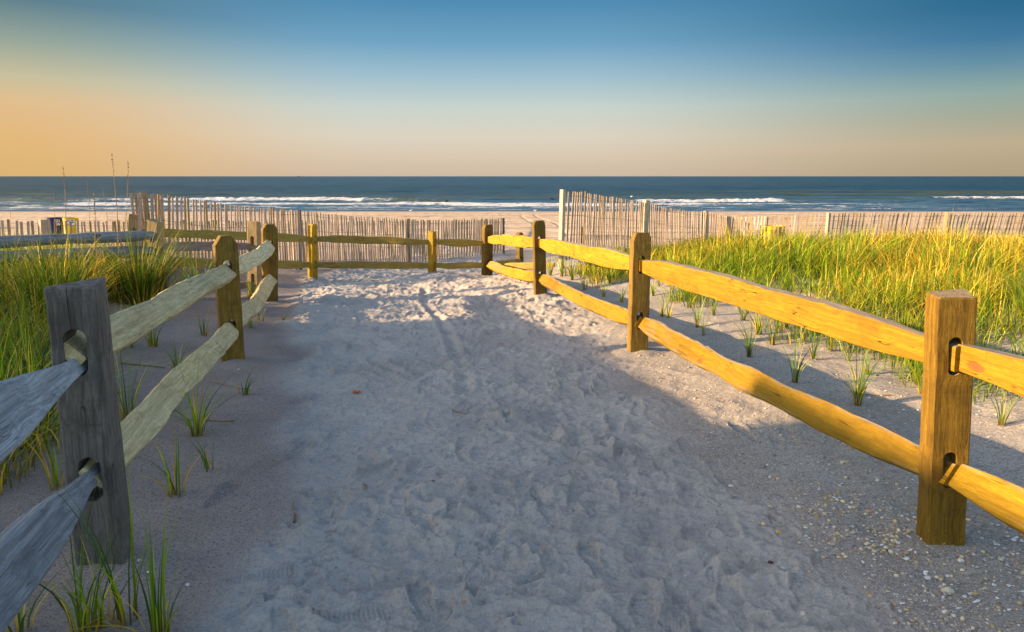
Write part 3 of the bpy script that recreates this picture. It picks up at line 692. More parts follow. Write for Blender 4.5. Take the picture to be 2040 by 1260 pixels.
fc = empty('split_rail_fence', PB['R6']); tag(fc, 'two rail fence crossing the far end of the path before the slats', 'fence')
a5 = hdir(PB['R5'], PB['R6'])
post(fc, PB['R5'], TOP['R5'], .14, .12, 1.15, M['post_lit'], (.17, .61), 'round', 6)
post(fc, PB['R6'], TOP['R6'], .15, .12, 1.1, M['post_lit'], (.30, .77), 'round', 7)
post(fc, PB['C'], TOP['C'], .17, .13, .3, M['post_t'], (.30, .80), 'chamfer', 8, label='weathered tan post')
def R5t(z): return up('R5', z)
rail(fc, R5t(.61), up('R4', .71), M['rail_o'], h=.13, w=.09)
rail(fc, R5t(.17), up('R4', .27), M['rail_o'], h=.12, w=.09)
rail(fc, R5t(.61), up('R6', .77), M['rail_o'], h=.135, w=.09, bow=.02)
rail(fc, R5t(.17), up('R6', .30), M['rail_o'], h=.13, w=.09)
Cb = PB['C']
rail(fc, up('R6', .77), Vector((Cb.x, Cb.y, Cb.z + .80)), M['rail_o'], h=.15, w=.10)
rail(fc, up('R6', .30), Vector((Cb.x, Cb.y, Cb.z + .32)), M['rail_o'], h=.15, w=.10)

fl = empty('split_rail_fence', PB['L1']); tag(fl, 'two rail fence along the left edge of the path with pale split rails', 'fence')
b0 = hdir(PB['L1'], PB['L2'])
post(fl, PB['L0'], TOP['L0'], .17, .12, b0, M['post_g'], (.34, .84), 'flat', 9)
post(fl, PB['L1'], TOP['L1'], .180, .13, b0 - .02, M['post_g'], (.39, .915), 'flat', 10, slot=(.085, .19), split=True, label='wide grey post with a split down its face')
post(fl, PB['L2'], TOP['L2'], .185, .13, .55, M['post_b'], (.31, .82), 'point', 11, slot=(.07, .16))
post(fl, PB['L3'], TOP['L3'], .20, .13, .48, M['post_b'], (.32, .80), 'point', 12)
rail(fl, up('L1', .905), up('L2', .80), M['rail_p'], h=.15, w=.075, roll=R(-46), wav=.008, tip=(.10, .05), tl=.25, cutn=8, rag=.003, twist=-.2)
rail(fl, up('L1', .385), up('L2', .30), M['rail_p'], h=.16, w=.07, roll=R(-42), wav=.010, tip=(.09, .05), tl=.3, cutn=8, rag=.004, bow=.0, twist=.3)
rail(fl, up('L2', .80), up('L3', .80), M['rail_p'], h=.17, w=.08, roll=R(-35), wav=.012, tip=(.09, .045), tl=.3, cutn=8, bow=-.04)
rail(fl, up('L2', .31), up('L3', .33), M['rail_p'], h=.16, w=.075, roll=R(-40), wav=.015, tip=(.09, .045), tl=.3, cutn=8, bow=-.05)
rail(fl, up('L0', .78), up('L1', .87), M['rail_g'], h=.24, w=.09, roll=R(-24), tip=(.06, .03), tl=.85, wav=.01, over=.02, off=.0, bow=-.02, label='broad grey weathered rail tapering to a point', rag=.002)
rail(fl, up('L0', .26), up('L1', .39), M['rail_g'], h=.19, w=.09, roll=R(-22), tip=(.05, .03), tl=.6, wav=.012, over=.02, off=.0, bow=-.03, label='grey weathered lower rail', rag=.002)

fw = empty('split_rail_fence', PB['L5']); tag(fw, 'older weathered rail fence running left through the tall grass', 'fence')
c0 = hdir(PB['L5'], PB['L3b'])
post(fw, PB['L3b'], TOP['L3b'], .155, .13, -.10, M['post_t'], (.27, .82), 'flat', 13)
post(fw, PB['L5'], TOP['L5'], .15, .15, -.08, M['post_t'], (.36, .88), 'slant', 14)
P6 = Vector((-7.9, 7.6, gz(-7.9, 7.6) - .02)); 
post(fw, P6, P6 + Vector((0, 0, 1.1)), .16, .14, c0, M['post_t'], (.36, .88), 'flat', 15)
PL5, PL3 = PB['L5'], PB['L3b']
rail(fw, at_y(318, 491, 9.3), at_y(505, 492, 9.9), M['rail_r'], h=.14, w=.10)
rail(fw, at_y(318, 580, 9.3), at_y(508, 566, 9.9), M['rail_r'], h=.12, w=.10)
rail(fw, at_y(-170, 494, 7.6), at_y(302, 469, 9.25), M['rail_g'], h=.145, w=.13, roundness=1, tip=(.10, .08), tl=.3, bow=.02, rag=.002, label='round grey log rail')
rail(fw, at_y(-170, 523, 7.6), at_y(302, 498, 9.25), M['rail_g'], h=.16, w=.13, roundness=1, tip=(.10, .08), tl=.3, rag=.002, label='round grey log rail, the lower one')

ff = empty('split_rail_fence', at_y(1036, 521, 17)); tag(ff, 'low far piece of rail fence seen between the two slat fences', 'fence')
Sb = at_y(1036, 528, 17.2); St = at_y(1035, 464, 17.2)
post(ff, Sb, St, .16, .12, .9, M['post_b'], (.14, .6), 'round', 16)
rail(ff, at_y(930, 531, 13.6), at_y(1036, 519, 17.2), M['rail_o'], h=.10, w=.09)
rail(ff, at_y(984, 533, 13.1), at_y(1100, 528, 12.2), M['rail_o'], h=.14, w=.10)
fg = empty('split_rail_fence', at_y(1158, 500, 17.5)); tag(fg, 'short piece of rail fence showing through the right slat fence', 'fence')
post(fg, at_y(1158, 535, 17.5), at_y(1158, 453, 17.5), .15, .12, -1.3, M['post_y'], (.35, .78), 'round', 17)
post(fg, at_y(1262, 535, 18.6), at_y(1262, 462, 18.6), .15, .12, -1.3, M['post_b'], (.35, .75), 'round', 18)
rail(fg, at_y(1158, 474, 17.5), at_y(1262, 474, 18.6), M['rail_g'], h=.12, w=.09)

# ------------------------------------------------------------------ slat (snow) fences
def slat_mesh(wd, ln):
    bm = bmesh.new(); box_bm(bm, 0, 0, ln / 2, wd, .009, ln)
    me = bpy.data.meshes.new('slat'); bm.to_mesh(me); bm.free(); return me
SL = [slat_mesh(random.uniform(.040, .050), 1.2 + random.uniform(-.02, .02)) for _ in range(6)]
for i, me in enumerate(SL): me.materials.append(M['slat'])
SL2 = [slat_mesh(random.uniform(.038, .048), 1.2 + random.uniform(-.02, .02)) for _ in range(4)]
for me in SL2: me.materials.append(M['slat2'])
SL3 = [slat_mesh(random.uniform(.036, .044), 1.2 + random.uniform(-.02, .02)) for _ in range(5)]
for i, me in enumerate(SL3): me.materials.append(M['slat2'] if i % 2 else M['slat'])
def tube_mesh(name, pts, r, k=5):
    pts = [Vector(p) for p in pts]; V = []; 
    for i, p in enumerate(pts):
        d = (pts[min(i + 1, len(pts) - 1)] - pts[max(i - 1, 0)]).normalized(); s = d.cross(Vector((0, 0, 1)));
        s = s.normalized() if s.length > 1e-3 else Vector((1, 0, 0)); u = s.cross(d); rr_ = r[i] if isinstance(r, (list, tuple)) else r
        for j in range(k): a = 2 * math.pi * j / k; V.append(p + s * math.cos(a) * rr_ + u * math.sin(a) * rr_)
    q = [(i * k + j, i * k + (j + 1) % k, (i + 1) * k + (j + 1) % k, (i + 1) * k + j) for i in range(len(pts) - 1) for j in range(k)]
    return np_mesh(name, [tuple(v) for v in V], q)
def slat_fence(label, pts, posts, pitch=.1, jit=.01, tan=0., lean=0., wires=(.08, .36, .64, .92), seed=0, rough=.014, thin=False):
    """pts: (x, y, z of the slat tops) along the fence"""
    rnd = random.Random(seed); root = empty('slat_fence', (pts[0][0], pts[0][1], pts[0][2] - 1.2)); tag(root, label, 'fence')
    P = [Vector(p) for p in pts]; seg = [(b - a).to_2d().length for a, b in zip(P, P[1:])]; tot = sum(seg)
    def at(s):
        s = max(0, min(s, tot - 1e-6))
        for a, b, l in zip(P, P[1:], seg):
            if s <= l: return a.lerp(b, s / l), math.atan2(b.y - a.y, b.x - a.x)
            s -= l
        return P[-1], 0
    s = .05; n = 0; ph = rnd.uniform(0, 6)
    while s < tot and n < 299:
        p, a = at(s)
        me = rnd.choice(SL3) if thin else rnd.choice(SL2) if rnd.random() < tan else rnd.choice(SL)
        o = bpy.data.objects.new('slat', me); COL.objects.link(o)
        o.location = (p.x, p.y, p.z - 1.2 + rnd.uniform(-rough, rough) * .5)
        ln = lean + .05 * math.sin(s * .55 + ph)
        o.rotation_euler = (rnd.uniform(-.02, .02), ln + rnd.uniform(-.02, .02), a + rnd.uniform(-.18, .18))
        child(o, root); s += pitch * rnd.uniform(.92, 1.08); n += 1
    for w in wires:
        k = int(tot / .16) + 2; path = []
        for i in range(k):
            p, a = at(tot * i / (k - 1)); nx, ny = -math.sin(a), math.cos(a); sgn = .007 if i % 2 else -.007
            path.append((p.x + nx * sgn + lean * w, p.y + ny * sgn, p.z - 1.2 + 1.2 * w + .012 * math.sin(i * .5)))
        o = mk('wire', tube_mesh('wire', path, .0032, 4), M['wire'], root)
    for (x, y, zt, h, wd, mt) in posts:
        bm = bmesh.new(); box_bm(bm, 0, 0, h / 2, wd, wd * .9, h); bmesh.ops.bevel(bm, geom=bm.edges[:], offset=.006, segments=1, affect='EDGES')
        me = bpy.data.meshes.new('post'); bm.to_mesh(me); bm.free(); me.materials.append(mt)
        o = bpy.data.objects.new('post', me); COL.objects.link(o); o.location = (x, y, zt - h); o.rotation_euler = (rnd.uniform(-.03, .03), rnd.uniform(-.03, .03), rnd.uniform(0, 1))
        child(o, root)
    return root
def top(px, py, Y): p = at_y(px, py, Y); return (p.x, p.y, p.z)
def pst(px, py, Y, h=1.5, wd=.09, m='picket_post'): p = at_y(px, py, Y); return (p.x, p.y, p.z, h, wd, M[m])
slat_fence('slat fence behind the left rails, stepping down to the path end',
           [top(263, 383, 10.9), top(300, 386, 11.0), top(360, 394, 11.5), top(430, 405, 12.3), top(510, 413, 13.4), top(592, 420, 14.8), top(690, 429, 16.6), top(812, 437, 18.6), top(920, 440, 19.6), top(1000, 436, 20.2)],
           [pst(592, 419, 14.9, m='post_g'), pst(583, 419, 14.8, wd=.07), pst(811, 436, 18.7, wd=.11, m='post_t'), pst(1003, 435, 20.3, wd=.07, m='post_g')], pitch=.089, tan=.12, seed=1)
# a doubled-up first stretch where the roll of slats is wrapped round its end post
slat_fence('slats wrapped round the tall left end post', [top(260, 382, 11.1), top(276, 383, 11.15), top(302, 386, 11.2), top(325, 390, 11.6)], [], pitch=.055, tan=.6, seed=2, wires=(.3, .7))
slat_fence('lower slat fence running behind the grass from the far left', [top(-160, 438, 12.6), top(0, 439, 12.8), top(130, 441, 13.3), top(250, 441, 14.4), top(410, 440, 16.0), top(600, 440, 18.0), top(800, 441, 20.0), top(1001, 436, 21.2)],
           [pst(88, 438, 13.0, wd=.16, m='slat'), pst(700, 438, 19.0, wd=.09)], pitch=.092, tan=.45, seed=3)
slat_fence('tall slat fence stepping down from the post right of the path opening',
           [top(1119, 380, 11.6), top(1150, 381, 11.9), top(1190, 388, 12.8), top(1240, 396, 14.0), top(1285, 402, 15.2), top(1330, 413, 16.4), top(1370, 420, 17.4), top(1408, 422, 18.2), top(1440, 429, 20.6), top(1452, 433, 21.2)],
           [pst(1118, 378, 11.5, h=1.7, wd=.085, m='slat'), pst(1285, 399, 15.1, wd=.12), pst(1408, 421, 18.2, wd=.10)], pitch=.093, tan=.12, seed=4)
slat_fence('long slat fence behind the right grass field', [top(1452, 433, 20.2), top(1520, 430, 19.5), top(1648, 425, 19), top(1760, 424, 19), top(1882, 424, 19), top(2040, 424.5, 19), top(2300, 425, 19)],
           [pst(1453, 431, 20.1, wd=.14, m='slat'), pst(1648, 424, 18.9, wd=.08), pst(1883, 423, 18.9, wd=.10, m='post_t'), pst(2140, 424, 18.9, wd=.1)], pitch=.1, lean=.10, tan=.15, seed=5, thin=True)

# ------------------------------------------------------------------ beach grass
GREEN = [(.20, .33, .006), (.32, .44, .008), (.11, .21, .010), (.46, .48, .010), (.07, .14, .010)]
STRAW = [(.80, .54, .03), (.85, .62, .09), (.62, .36, .03)]
def grass_mesh(name, P, H, az, lean, Wd, C, Cb=None, seg=4, rgen=rng, curl=1.9):
    n = len(P); t = np.linspace(0, 1, seg + 1)
    P = np.asarray(P, float); H = np.asarray(H, float)[:, None]; az = np.asarray(az, float); lean = np.asarray(lean, float)[:, None]
    hx = lean * H * t[None, :] ** curl; zz = H * (t[None, :] - .42 * lean * t[None, :] ** 2.2)
    cx = P[:, 0:1] + hx * np.cos(az)[:, None]; cy = P[:, 1:2] + hx * np.sin(az)[:, None]; cz = P[:, 2:3] + zz
    fa = az + math.pi / 2 + rgen.uniform(-.9, .9, n)
    wd = np.asarray(Wd)[:, None] * (1 - t[None, :] ** 1.6) * .5
    ox = np.cos(fa)[:, None] * wd; oy = np.sin(fa)[:, None] * wd
    Lf = np.stack([cx - ox, cy - oy, cz], -1); Rt = np.stack([cx + ox, cy + oy, cz], -1)
    V = np.concatenate([np.stack([Lf[:, :-1], Rt[:, :-1]], 2).reshape(n, seg * 2, 3), Lf[:, -1:, :]], 1)
    m = seg * 2 + 1; b = np.arange(n)[:, None] * m
    q = np.concatenate([b + np.array([[2 * i, 2 * i + 1, 2 * i + 3, 2 * i + 2]]) for i in range(seg - 1)], 1).reshape(-1, 4)
    tr = (b + np.array([[2 * seg - 2, 2 * seg - 1, 2 * seg]])).reshape(-1, 3)
    C = np.asarray(C, float); tv = np.concatenate([np.repeat(t[:-1], 2), [1]])
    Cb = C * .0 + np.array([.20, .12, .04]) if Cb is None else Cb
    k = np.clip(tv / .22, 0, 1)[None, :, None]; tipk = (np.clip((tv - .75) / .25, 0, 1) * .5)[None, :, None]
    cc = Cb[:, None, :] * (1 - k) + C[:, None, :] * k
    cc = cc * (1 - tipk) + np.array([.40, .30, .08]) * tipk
    me = np_mesh(name, V.reshape(-1, 3), q, tr); cattr(me, 'Col', cc.reshape(-1, 3)); return me
def pick(n, straw, r=rng, green=GREEN):
    g = np.array(green); s = np.array(STRAW); c = g[r.integers(0, len(g), n)]; c2 = s[r.integers(0, len(s), n)]
    k = (r.random(n) < straw)[:, None]; c = np.where(k, c2, c); return c * r.uniform(.75, 1.25, (n, 1))
def clumps(centres, per, rad, hgt, straw, wind=0.3, w=.006, seg=4, spread=.5):
    """centres (m,2); straw and hgt per clump"""
    m = len(centres); idx = np.repeat(np.arange(m), per); n = len(idx); cl = rng.normal(0, .16, m); ca = rng.uniform(0, 6.28, m)
    a = rng.uniform(0, 2 * np.pi, n); rd = rad * np.sqrt(rng.random(n))
    x = centres[idx, 0] + np.cos(a) * rd; y = centres[idx, 1] + np.sin(a) * rd; z = ground(x, y) - .02
    h = hgt[idx] * rng.uniform(.45, 1.1, n); ln = np.clip(rng.normal(spread, .28, n) + cl[idx], .02, 1.25)
    az = a + rng.normal(0, .5, n); vx = np.cos(az) + wind * 1.0 + .6 * np.cos(ca[idx]); vy = np.sin(az) + wind * .2 + .6 * np.sin(ca[idx]); az = np.arctan2(vy, vx)
    st = straw[idx]; g = np.array(GREEN); s = np.array(STRAW)
    cb = rng.uniform(.6, 1.25, m)[idx][:, None]; c = np.where((rng.random(n) < st)[:, None], s[rng.integers(0, len(s), n)], g[rng.integers(0, len(g), n)]) * rng.uniform(.7, 1.3, (n, 1)) * cb
    dist = np.hypot(x, y); wd = w * rng.uniform(.6, 1.3, n) * np.clip(dist / 9, .75, 2.0)
    return np.stack([x, y, z], -1), h, az, ln, wd, c
def inside_right(x, y):
    x = x + (vn(x, y, .9, 97) - .5) * 1.1 + (vn(x, y, .35, 98) - .5) * .4
    # left / near border of the right-hand field
    b = np.interp(y, [3, 4.6, 5.6, 6.6, 8, 9.5, 11, 13, 16, 19], [3.9, 3.2, 2.65, 2.3, 1.8, 1.4, 1.25, 1.7, 3.1, 5.2])
    fb = np.interp(x, [0, 1.2, 3, 5.2, 6.4, 8.7, 12, 30], [11.6, 12.4, 14.7, 17.6, 19.4, 18.3, 18.6, 18.6])
    return (x > b) & (y < fb) & (x < y * .84 + 1.6)
def right_field():
    pts = []; n = 0
    while len(pts) < 2900:
        y = 3.2 + 15.6 * rng.random() ** 1.05; x = rng.uniform(1, 17)
        if not inside_right(np.array(x), np.array(y)): continue
        if vn(np.array([x]), np.array([y]), 1.0, 96)[0] < .28 and rng.random() < .75: continue
        pts.append((x, y))
    c = np.array(pts)
    st = np.clip(.15 + .80 * sstep(2.5, 8, c[:, 0]) * .48 + (vn(c[:, 0], c[:, 1], 1.2, 91) - .5) * .9 , .05, .92)
    st *= np.clip(.25 + (c[:, 1] - 5) / 6, .25, 1)
    edge = np.clip((c[:, 0] - np.interp(c[:, 1], [3, 5, 7, 9, 11, 14, 18], [4.3, 3.6, 2.8, 2.2, 1.9, 2.4, 4.5])) / 1.6, .0, 1)
    hg = (.40 + .16 * edge) * (.72 + .62 * vn(c[:, 0], c[:, 1], .9, 92))
    hg *= np.where(c[:, 1] > 13, .68, .92); tall = rng.random(len(c)) < .06; hg[tall] *= 1.5
    A = clumps(c, 32, .19, hg, st, wind=.30, w=.0108, seg=4, spread=.62)
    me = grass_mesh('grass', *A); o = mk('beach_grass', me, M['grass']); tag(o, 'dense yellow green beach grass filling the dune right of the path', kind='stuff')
right_field()
def left_field():
    pts = []
    while len(pts) < 820:
        y = 3.0 + 8.2 * rng.random(); x = rng.uniform(-9.6, -1.5)
        b = np.interp(y, [3, 4, 5.2, 6.4, 7.8, 9, 11], [-2.5, -2.75, -3.4, -4.2, -4.9, -5.4, -6.6])
        if x > b or x < -y * .95 - 1.3: continue
        if rng.random() < .25 * (vn(np.array([x]), np.array([y]), .9, 95)[0] > .5): continue
        pts.append((x, y))
    c = np.array(pts)
    st = np.clip(.30 + (vn(c[:, 0], c[:, 1], 1.2, 93) - .5) * .7, .05, .8)
    hg = .82 * (.58 + .8 * vn(c[:, 0], c[:, 1], .8, 94)) * np.where(c[:, 1] < 5, .85, 1)
    A = clumps(c, 23, .16, hg, st, wind=.05, w=.0125, seg=5, spread=.68)
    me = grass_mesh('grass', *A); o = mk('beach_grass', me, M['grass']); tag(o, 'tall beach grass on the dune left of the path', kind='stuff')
    # thin growth behind the weathered rails
    pts = np.stack([rng.uniform(-11, -6.2, 90), rng.uniform(11.5, 13.0, 90)], -1)
    A = clumps(pts, 16, .12, np.full(90, .38), np.full(90, .25), wind=.1, w=.007)
    o = mk('beach_grass', grass_mesh('grass', *A), M['grass']); tag(o, 'sparse grass behind the old weathered rails', kind='stuff')
left_field()
def tuft(px, py, hpx, nb, label, group=None, spread=.35, z=None, straw=.1, rad=.03, az0=None, w=.006, name='grass_tuft', base_dead=True, Y=None, dark=False):
    p = at_y(px, py, Y) if Y else at_z(px, py, 0)
    if not Y:
        for _ in range(6): p = at_z(px, py, gz(p.x, p.y))
    zz = gz(p.x, p.y); h = hpx / FPX * math.hypot(p.y, CAMH - zz)
    r = np.random.default_rng(int(px * 7 + py)); n = nb
    a = r.uniform(0, 2 * np.pi, n) if az0 is None else r.normal(az0, .5, n)
    rd = rad * np.sqrt(r.random(n))
    P = np.stack([np.cos(a) * rd, np.sin(a) * rd, np.full(n, -.015)], -1)
    H = h * r.uniform(.55, 1.12, n); ln = np.clip(r.normal(spread, .2, n), .03, 1.1)
    C = pick(n, straw, r, GREEN[:3] + [(.06, .13, .02)]) * (.62 if dark else 1)
    if base_dead:
        k = max(3, nb // 4); a2 = r.uniform(0, 6.28, k)
        P = np.concatenate([P, np.stack([np.cos(a2) * rad, np.sin(a2) * rad, np.full(k, -.01)], -1)]); H = np.concatenate([H, h * r.uniform(.25, .6, k)]); a = np.concatenate([a, a2])
        ln = np.concatenate([ln, r.uniform(.3, 1.2, k)]); C = np.concatenate([C, np.array(STRAW)[r.integers(0, 3, k)] * .8]); n += k
    me = grass_mesh('grass_tuft', P, H, a, ln, np.full(n, w) * r.uniform(.7, 1.2, n), C, seg=6, rgen=r)
    o = mk(name, me, M['grass']); o.location = (p.x, p.y, zz); tag(o, label, 'grass tuft', group); return o
# young plants in the sand strip right of the right-hand rails
SLAB = ['small seedling just right of the foot of the second right post', 'seedling in the first third of the strip, nearer the lower right rail', 'short seedling behind the one nearest the lower rail start',
        'small seedling at the far edge of the sand, right of the second post top rail', 'narrow seedling close against the lower right rail', 'bushy dark green seedling behind the middle of the right rails',
        'medium seedling just beyond the bushy dark green one', 'seedling in the back row, beyond the bushy dark green one', 'short back row seedling where the dune grass begins',
        'tall seedling leaning out between the two largest seedlings', 'medium seedling behind the tall leaning one', 'largest green seedling in the sand under the long right rail', 'seedling right behind the largest seedling',
        'short seedling at the grass edge behind the largest one', 'seedling half hidden left of the nearest right post', 'seedling with drooping blades right of the nearest right post',
        'leafy yellow green plant beside the third right post', 'second leafy plant right of the third right post', 'third leafy plant along the rail from the third right post',
        'small sunlit plant midway between the second and third right posts', 'thin plant above the lower rail left of the second right post', 'thin plant closest on the left to the second right post',
        'tiny seedling beside the small one at the second right post', 'back row seedling touching the dune grass behind the long top rail', 'back row seedling under the start of the long top rail',
        'short back row seedling just right of the second post', 'back row seedling above the tall leaning one', 'back row seedling left of the largest seedling', 'far plant low against the tall slat fence',
        'far plant at the slat fence foot, right of its neighbour', 'far plant behind the upper part of the second right post']
SEED = 'grass seedlings planted in the sand strip right of the path'
for i, (px, py, h, nb) in enumerate([(1320, 631, 55, 8), (1389, 653, 62, 9), (1422, 629, 48, 9), (1373, 614, 45, 7), (1401, 669, 52, 7), (1493, 712, 92, 13), (1538, 688, 72, 9), (1510, 668, 60, 9),
                              (1567, 655, 45, 8), (1583, 763, 92, 9), (1620, 718, 66, 8), (1709, 808, 128, 16), (1730, 749, 66, 8), (1754, 716, 42, 8), (1836, 786, 85, 8), (1995, 849, 95, 7),
                              (1096, 550, 55, 12), (1119, 552, 50, 12), (1140, 560, 52, 12), (1165, 578, 45, 9), (1203, 592, 48, 7), (1239, 603, 48, 7), (1332, 634, 42, 6), (1446, 600, 40, 9), (1480, 640, 50, 9), (1350, 600, 40, 9), (1655, 700, 50, 8), (1690, 720, 52, 7), (1183, 560, 45, 10), (1215, 566, 45, 10), (1300, 590, 40, 10)]):
    tuft(px, py, h * 1.4, int(nb * 1.7), SLAB[i], SEED, spread=.42, rad=.018, w=.0075 if py > 700 else .009)
# left of the path
LT = [(256, 846, 150, 11, 'grass tuft in the sand between the big grey post and the lower pale rail', .3, None), (306, 691, 66, 10, 'small tuft between the two pale left rails', .35, None),
      (407, 669, 62, 5, 'thin blades in pink sand under the upper pale rail', .3, None), (353, 734, 60, 4, 'sparse blades behind the lower pale rail', .3, None),
      (394, 869, 130, 15, 'wide tuft with dry brown litter beside the lower pale rail', .62, None), (352, 987, 112, 7, 'upright tuft standing alone on dark sand by the left rail', .22, None),
      (419, 939, 62, 4, 'little tuft with dry orange leaves on the left sand', .25, None), (485, 787, 62, 5, 'blades leaning right past the second left post', .55, None),
      (504, 655, 52, 5, 'blades under the far lower pale rail', .35, None), (519, 640, 42, 4, 'short blades just before the third left post', .35, None),
      (160, 1262, 215, 8, 'long blades in the bottom left corner under the grey rail', .5, None), (184, 1256, 165, 6, 'blades right before the foot of the big grey post', .35, None),
      (254, 1240, 225, 7, 'tall thin tuft at the right foot of the big grey post', .22, None), (314, 1275, 200, 9, 'broad bladed tuft right of the big grey post at the photo edge', .25, None),
      (40, 1262, 130, 6, 'dark tuft in the lowest left corner', .5, None), (207, 1245, 120, 5, 'short tuft between the corner blades and the post foot', .3, None),
      (117, 975, 130, 6, 'thin blades behind the big grey post', .3, None), (560, 640, 26, 4, 'tiny leaning blades on the path edge', .7, None), (500, 598, 60, 12, 'sunlit tuft at the foot of the tan slotted post', .45, None),
      (395, 556, 90, 26, 'sunlit clump behind the second left post', .45, None), (360, 580, 70, 22, 'small sunlit clump beside the dark grass bush', .45, None), (235, 690, 80, 22, 'pale tuft just right behind the big grey post top', .5, None),
      (285, 640, 70, 20, 'low tuft before the dark grass bush', .6, None)]
for (px, py, h, nb, lab, sp_, _) in LT:
    tuft(px, py, h * (1.45 if py > 840 else 1.2), int(nb * 1.8) + 1, lab, spread=sp_, rad=.035 if nb < 20 else .14, w=.0085 if py > 800 else .0105, straw=.12, az0=(-.3 if 'leaning' in lab else None))
tuft(278, 606, 200, 420, 'large dark green grass bush before the weathered post', spread=.58, rad=.30, w=.0115, straw=.12, dark=True)
tuft(225, 600, 120, 160, 'yellowish grass bush left of the large dark bush', spread=.45, rad=.25, w=.0115, straw=.3)
tuft(120, 640, 190, 300, 'tall bright grass bush behind the big grey post', spread=.4, rad=.28, w=.0115, straw=.2)

# tall dry seed stalks
def stalk(px0, py0, px1, py1, Y, lab, head=True, r0=.005):
    B = at_y(px0, py0, Y); T = at_y(px1, py1, Y); n = 14; pts = []; rad = []
    for i in range(n):
        t = i / (n - 1); p = B.lerp(T, t); p.x += math.sin(t * 2.4) * .03 + (1 - t) * t * .05; p.y += .05 * t * t
        pts.append(p - B); rad.append(r0 * (1 - .75 * t))
    bm = bmesh.new(); bm.from_mesh(tube_mesh('stalk', pts, rad, 5))
    root = empty('seed_stalk', B); tag(root, lab, 'grass stalk')
    st = bm_obj('stem', bm, M['straw_s']); st.parent = root
    if head:
        V = []; Tn = []; r = random.Random(int(px0))
        for i in range(38):
            t = .68 + .31 * r.random(); k = min(int(t * (n - 1)), n - 2); f = t * (n - 1) - k; p = Vector(pts[k]).lerp(Vector(pts[k + 1]), f)
            a = r.uniform(0, 6.28); d = Vector((math.cos(a) * .5, math.sin(a) * .5, 1)).normalized() * .016; s = Vector((-math.sin(a), math.cos(a), 0)) * .0035
            b = len(V); V += [p - s, p + s, p + d + s * 1.2 + Vector((math.cos(a), math.sin(a), 0)) * .006, p + d * 1.5]; Tn += [(b, b + 1, b + 2), (b, b + 2, b + 3)]
        me = np_mesh('seed_head', [tuple(v) for v in V], None, Tn, False); o = mk('seed_head', me, M['straw_s']); o.parent = root
M['straw_s'] = plain('dry_stalk', (.30, .19, .09), .8, grain=.3, scale=60)
stalk(238, 560, 214, 305, 8.6, 'tallest seed stalk with a thick bent head above the left grass', r0=.009)
stalk(243, 500, 248, 322, 9.0, 'straight stalk beside the tallest one', r0=.006)
stalk(130, 510, 117, 332, 8.8, 'tall thin stalk standing above the blue and yellow bins', r0=.006)
stalk(187, 520, 178, 386, 8.4, 'dark stalk with a seed head between bin and slat post', r0=.007)
stalk(106, 500, 97, 375, 8.9, 'faint stalk left of the blue bin', head=False, r0=.004)
stalk(178, 500, 165, 360, 9.2, 'faint bent stalk right of the yellow bin', head=False, r0=.004)
stalk(215, 470, 195, 372, 9.2, 'short thin stalk left of the tallest one', head=False, r0=.004)
stalk(20, 480, 8, 400, 8.8, 'short stalk at the far left edge', head=False, r0=.004)

# ------------------------------------------------------------------ bins beyond the fences
def bin_(x, y, h, r, m, dark, label, sq=False):
    z = gz(x, y); root = empty('trash_bin', (x, y, z)); tag(root, label, 'bin')
    bm = bmesh.new(); n = 28; prof = [(0, .02), (r * .9, .0), (r * .93, .02), (r * .95, h * .32), (r * .985, h * .33), (r * .985, h * .35), (r * .95, h * .36), (r * .96, h * .65), (r * .995, h * .66), (r * .995, h * .68), (r * .96, h * .69), (r, h * .98), (r * 1.03, h), (r * .95, h * .99), (r * .93, h * .7), (0, h * .7)]
    rings = [[bm.verts.new((math.cos(2 * math.pi * i / n) * pr, math.sin(2 * math.pi * i / n) * pr, z_)) for i in range(n)] for pr, z_ in prof]
    for a, b in zip(rings, rings[1:]):
        for i in range(n): bm.faces.new((a[i], a[(i + 1) % n], b[(i + 1) % n], b[i]))
    o = bm_obj('body', bm, m, smooth=40); o.parent = root
    if sq:
        bm = bmesh.new(); a0, a1 = sq; pts = []
        for i in range(7):
            a = a0 + (a1 - a0) * i / 6; pts.append([bm.verts.new((math.cos(a) * r * 1.012, math.sin(a) * r * 1.012, zz)) for zz in (h * .70, h * .93)])
        for p, q in zip(pts, pts[1:]): bm.faces.new((p[0], q[0], q[1], p[1]))
        lb = bm_obj('label', bm, M['label']); lb.parent = root
        bm = bmesh.new()
        for (f0, f1, z0, z1) in ((.12, .5, .86, .90), (.4, .9, .80, .84), (.15, .45, .74, .78), (.6, .9, .875, .905)):
            pts = []
            for i in range(4):
                a = a0 + (a1 - a0) * (f0 + (f1 - f0) * i / 3); pts.append([bm.verts.new((math.cos(a) * r * 1.018, math.sin(a) * r * 1.018, h * zz)) for zz in (z0, z1)])
            for p, q in zip(pts, pts[1:]): bm.faces.new((p[0], q[0], q[1], p[1]))
        lb2 = bm_obj('marking', bm, M['dark']); lb2.parent = root
M['label'] = plain('white_label', (.75, .75, .72), .5); M['dark'] = plain('dark_print', (.03, .03, .035), .6)
M['bin_y'] = plain('yellow_bin_paint', (.62, .42, .01), .45, grain=.12, scale=4); M['bin_b'] = plain('blue_bin_paint', (.012, .022, .12), .4, grain=.2, scale=4)
p = at_y(141, 440, 24.5); bin_(p.x, p.y, .92, .245, M['bin_y'], None, 'yellow trash barrel with a white label beyond the left slats', sq=(R(-100), R(-30)))
p = at_y(109, 440, 24.5); bin_(p.x, p.y, .92, .235, M['bin_b'], None, 'dark blue trash barrel beside the yellow one', sq=(R(-60), R(-15)))
p = at_y(1540, 460, 21.5); bin_(p.x, p.y, .80, .36, M['bin_y'], None, 'bright yellow barrel seen through the right slats')

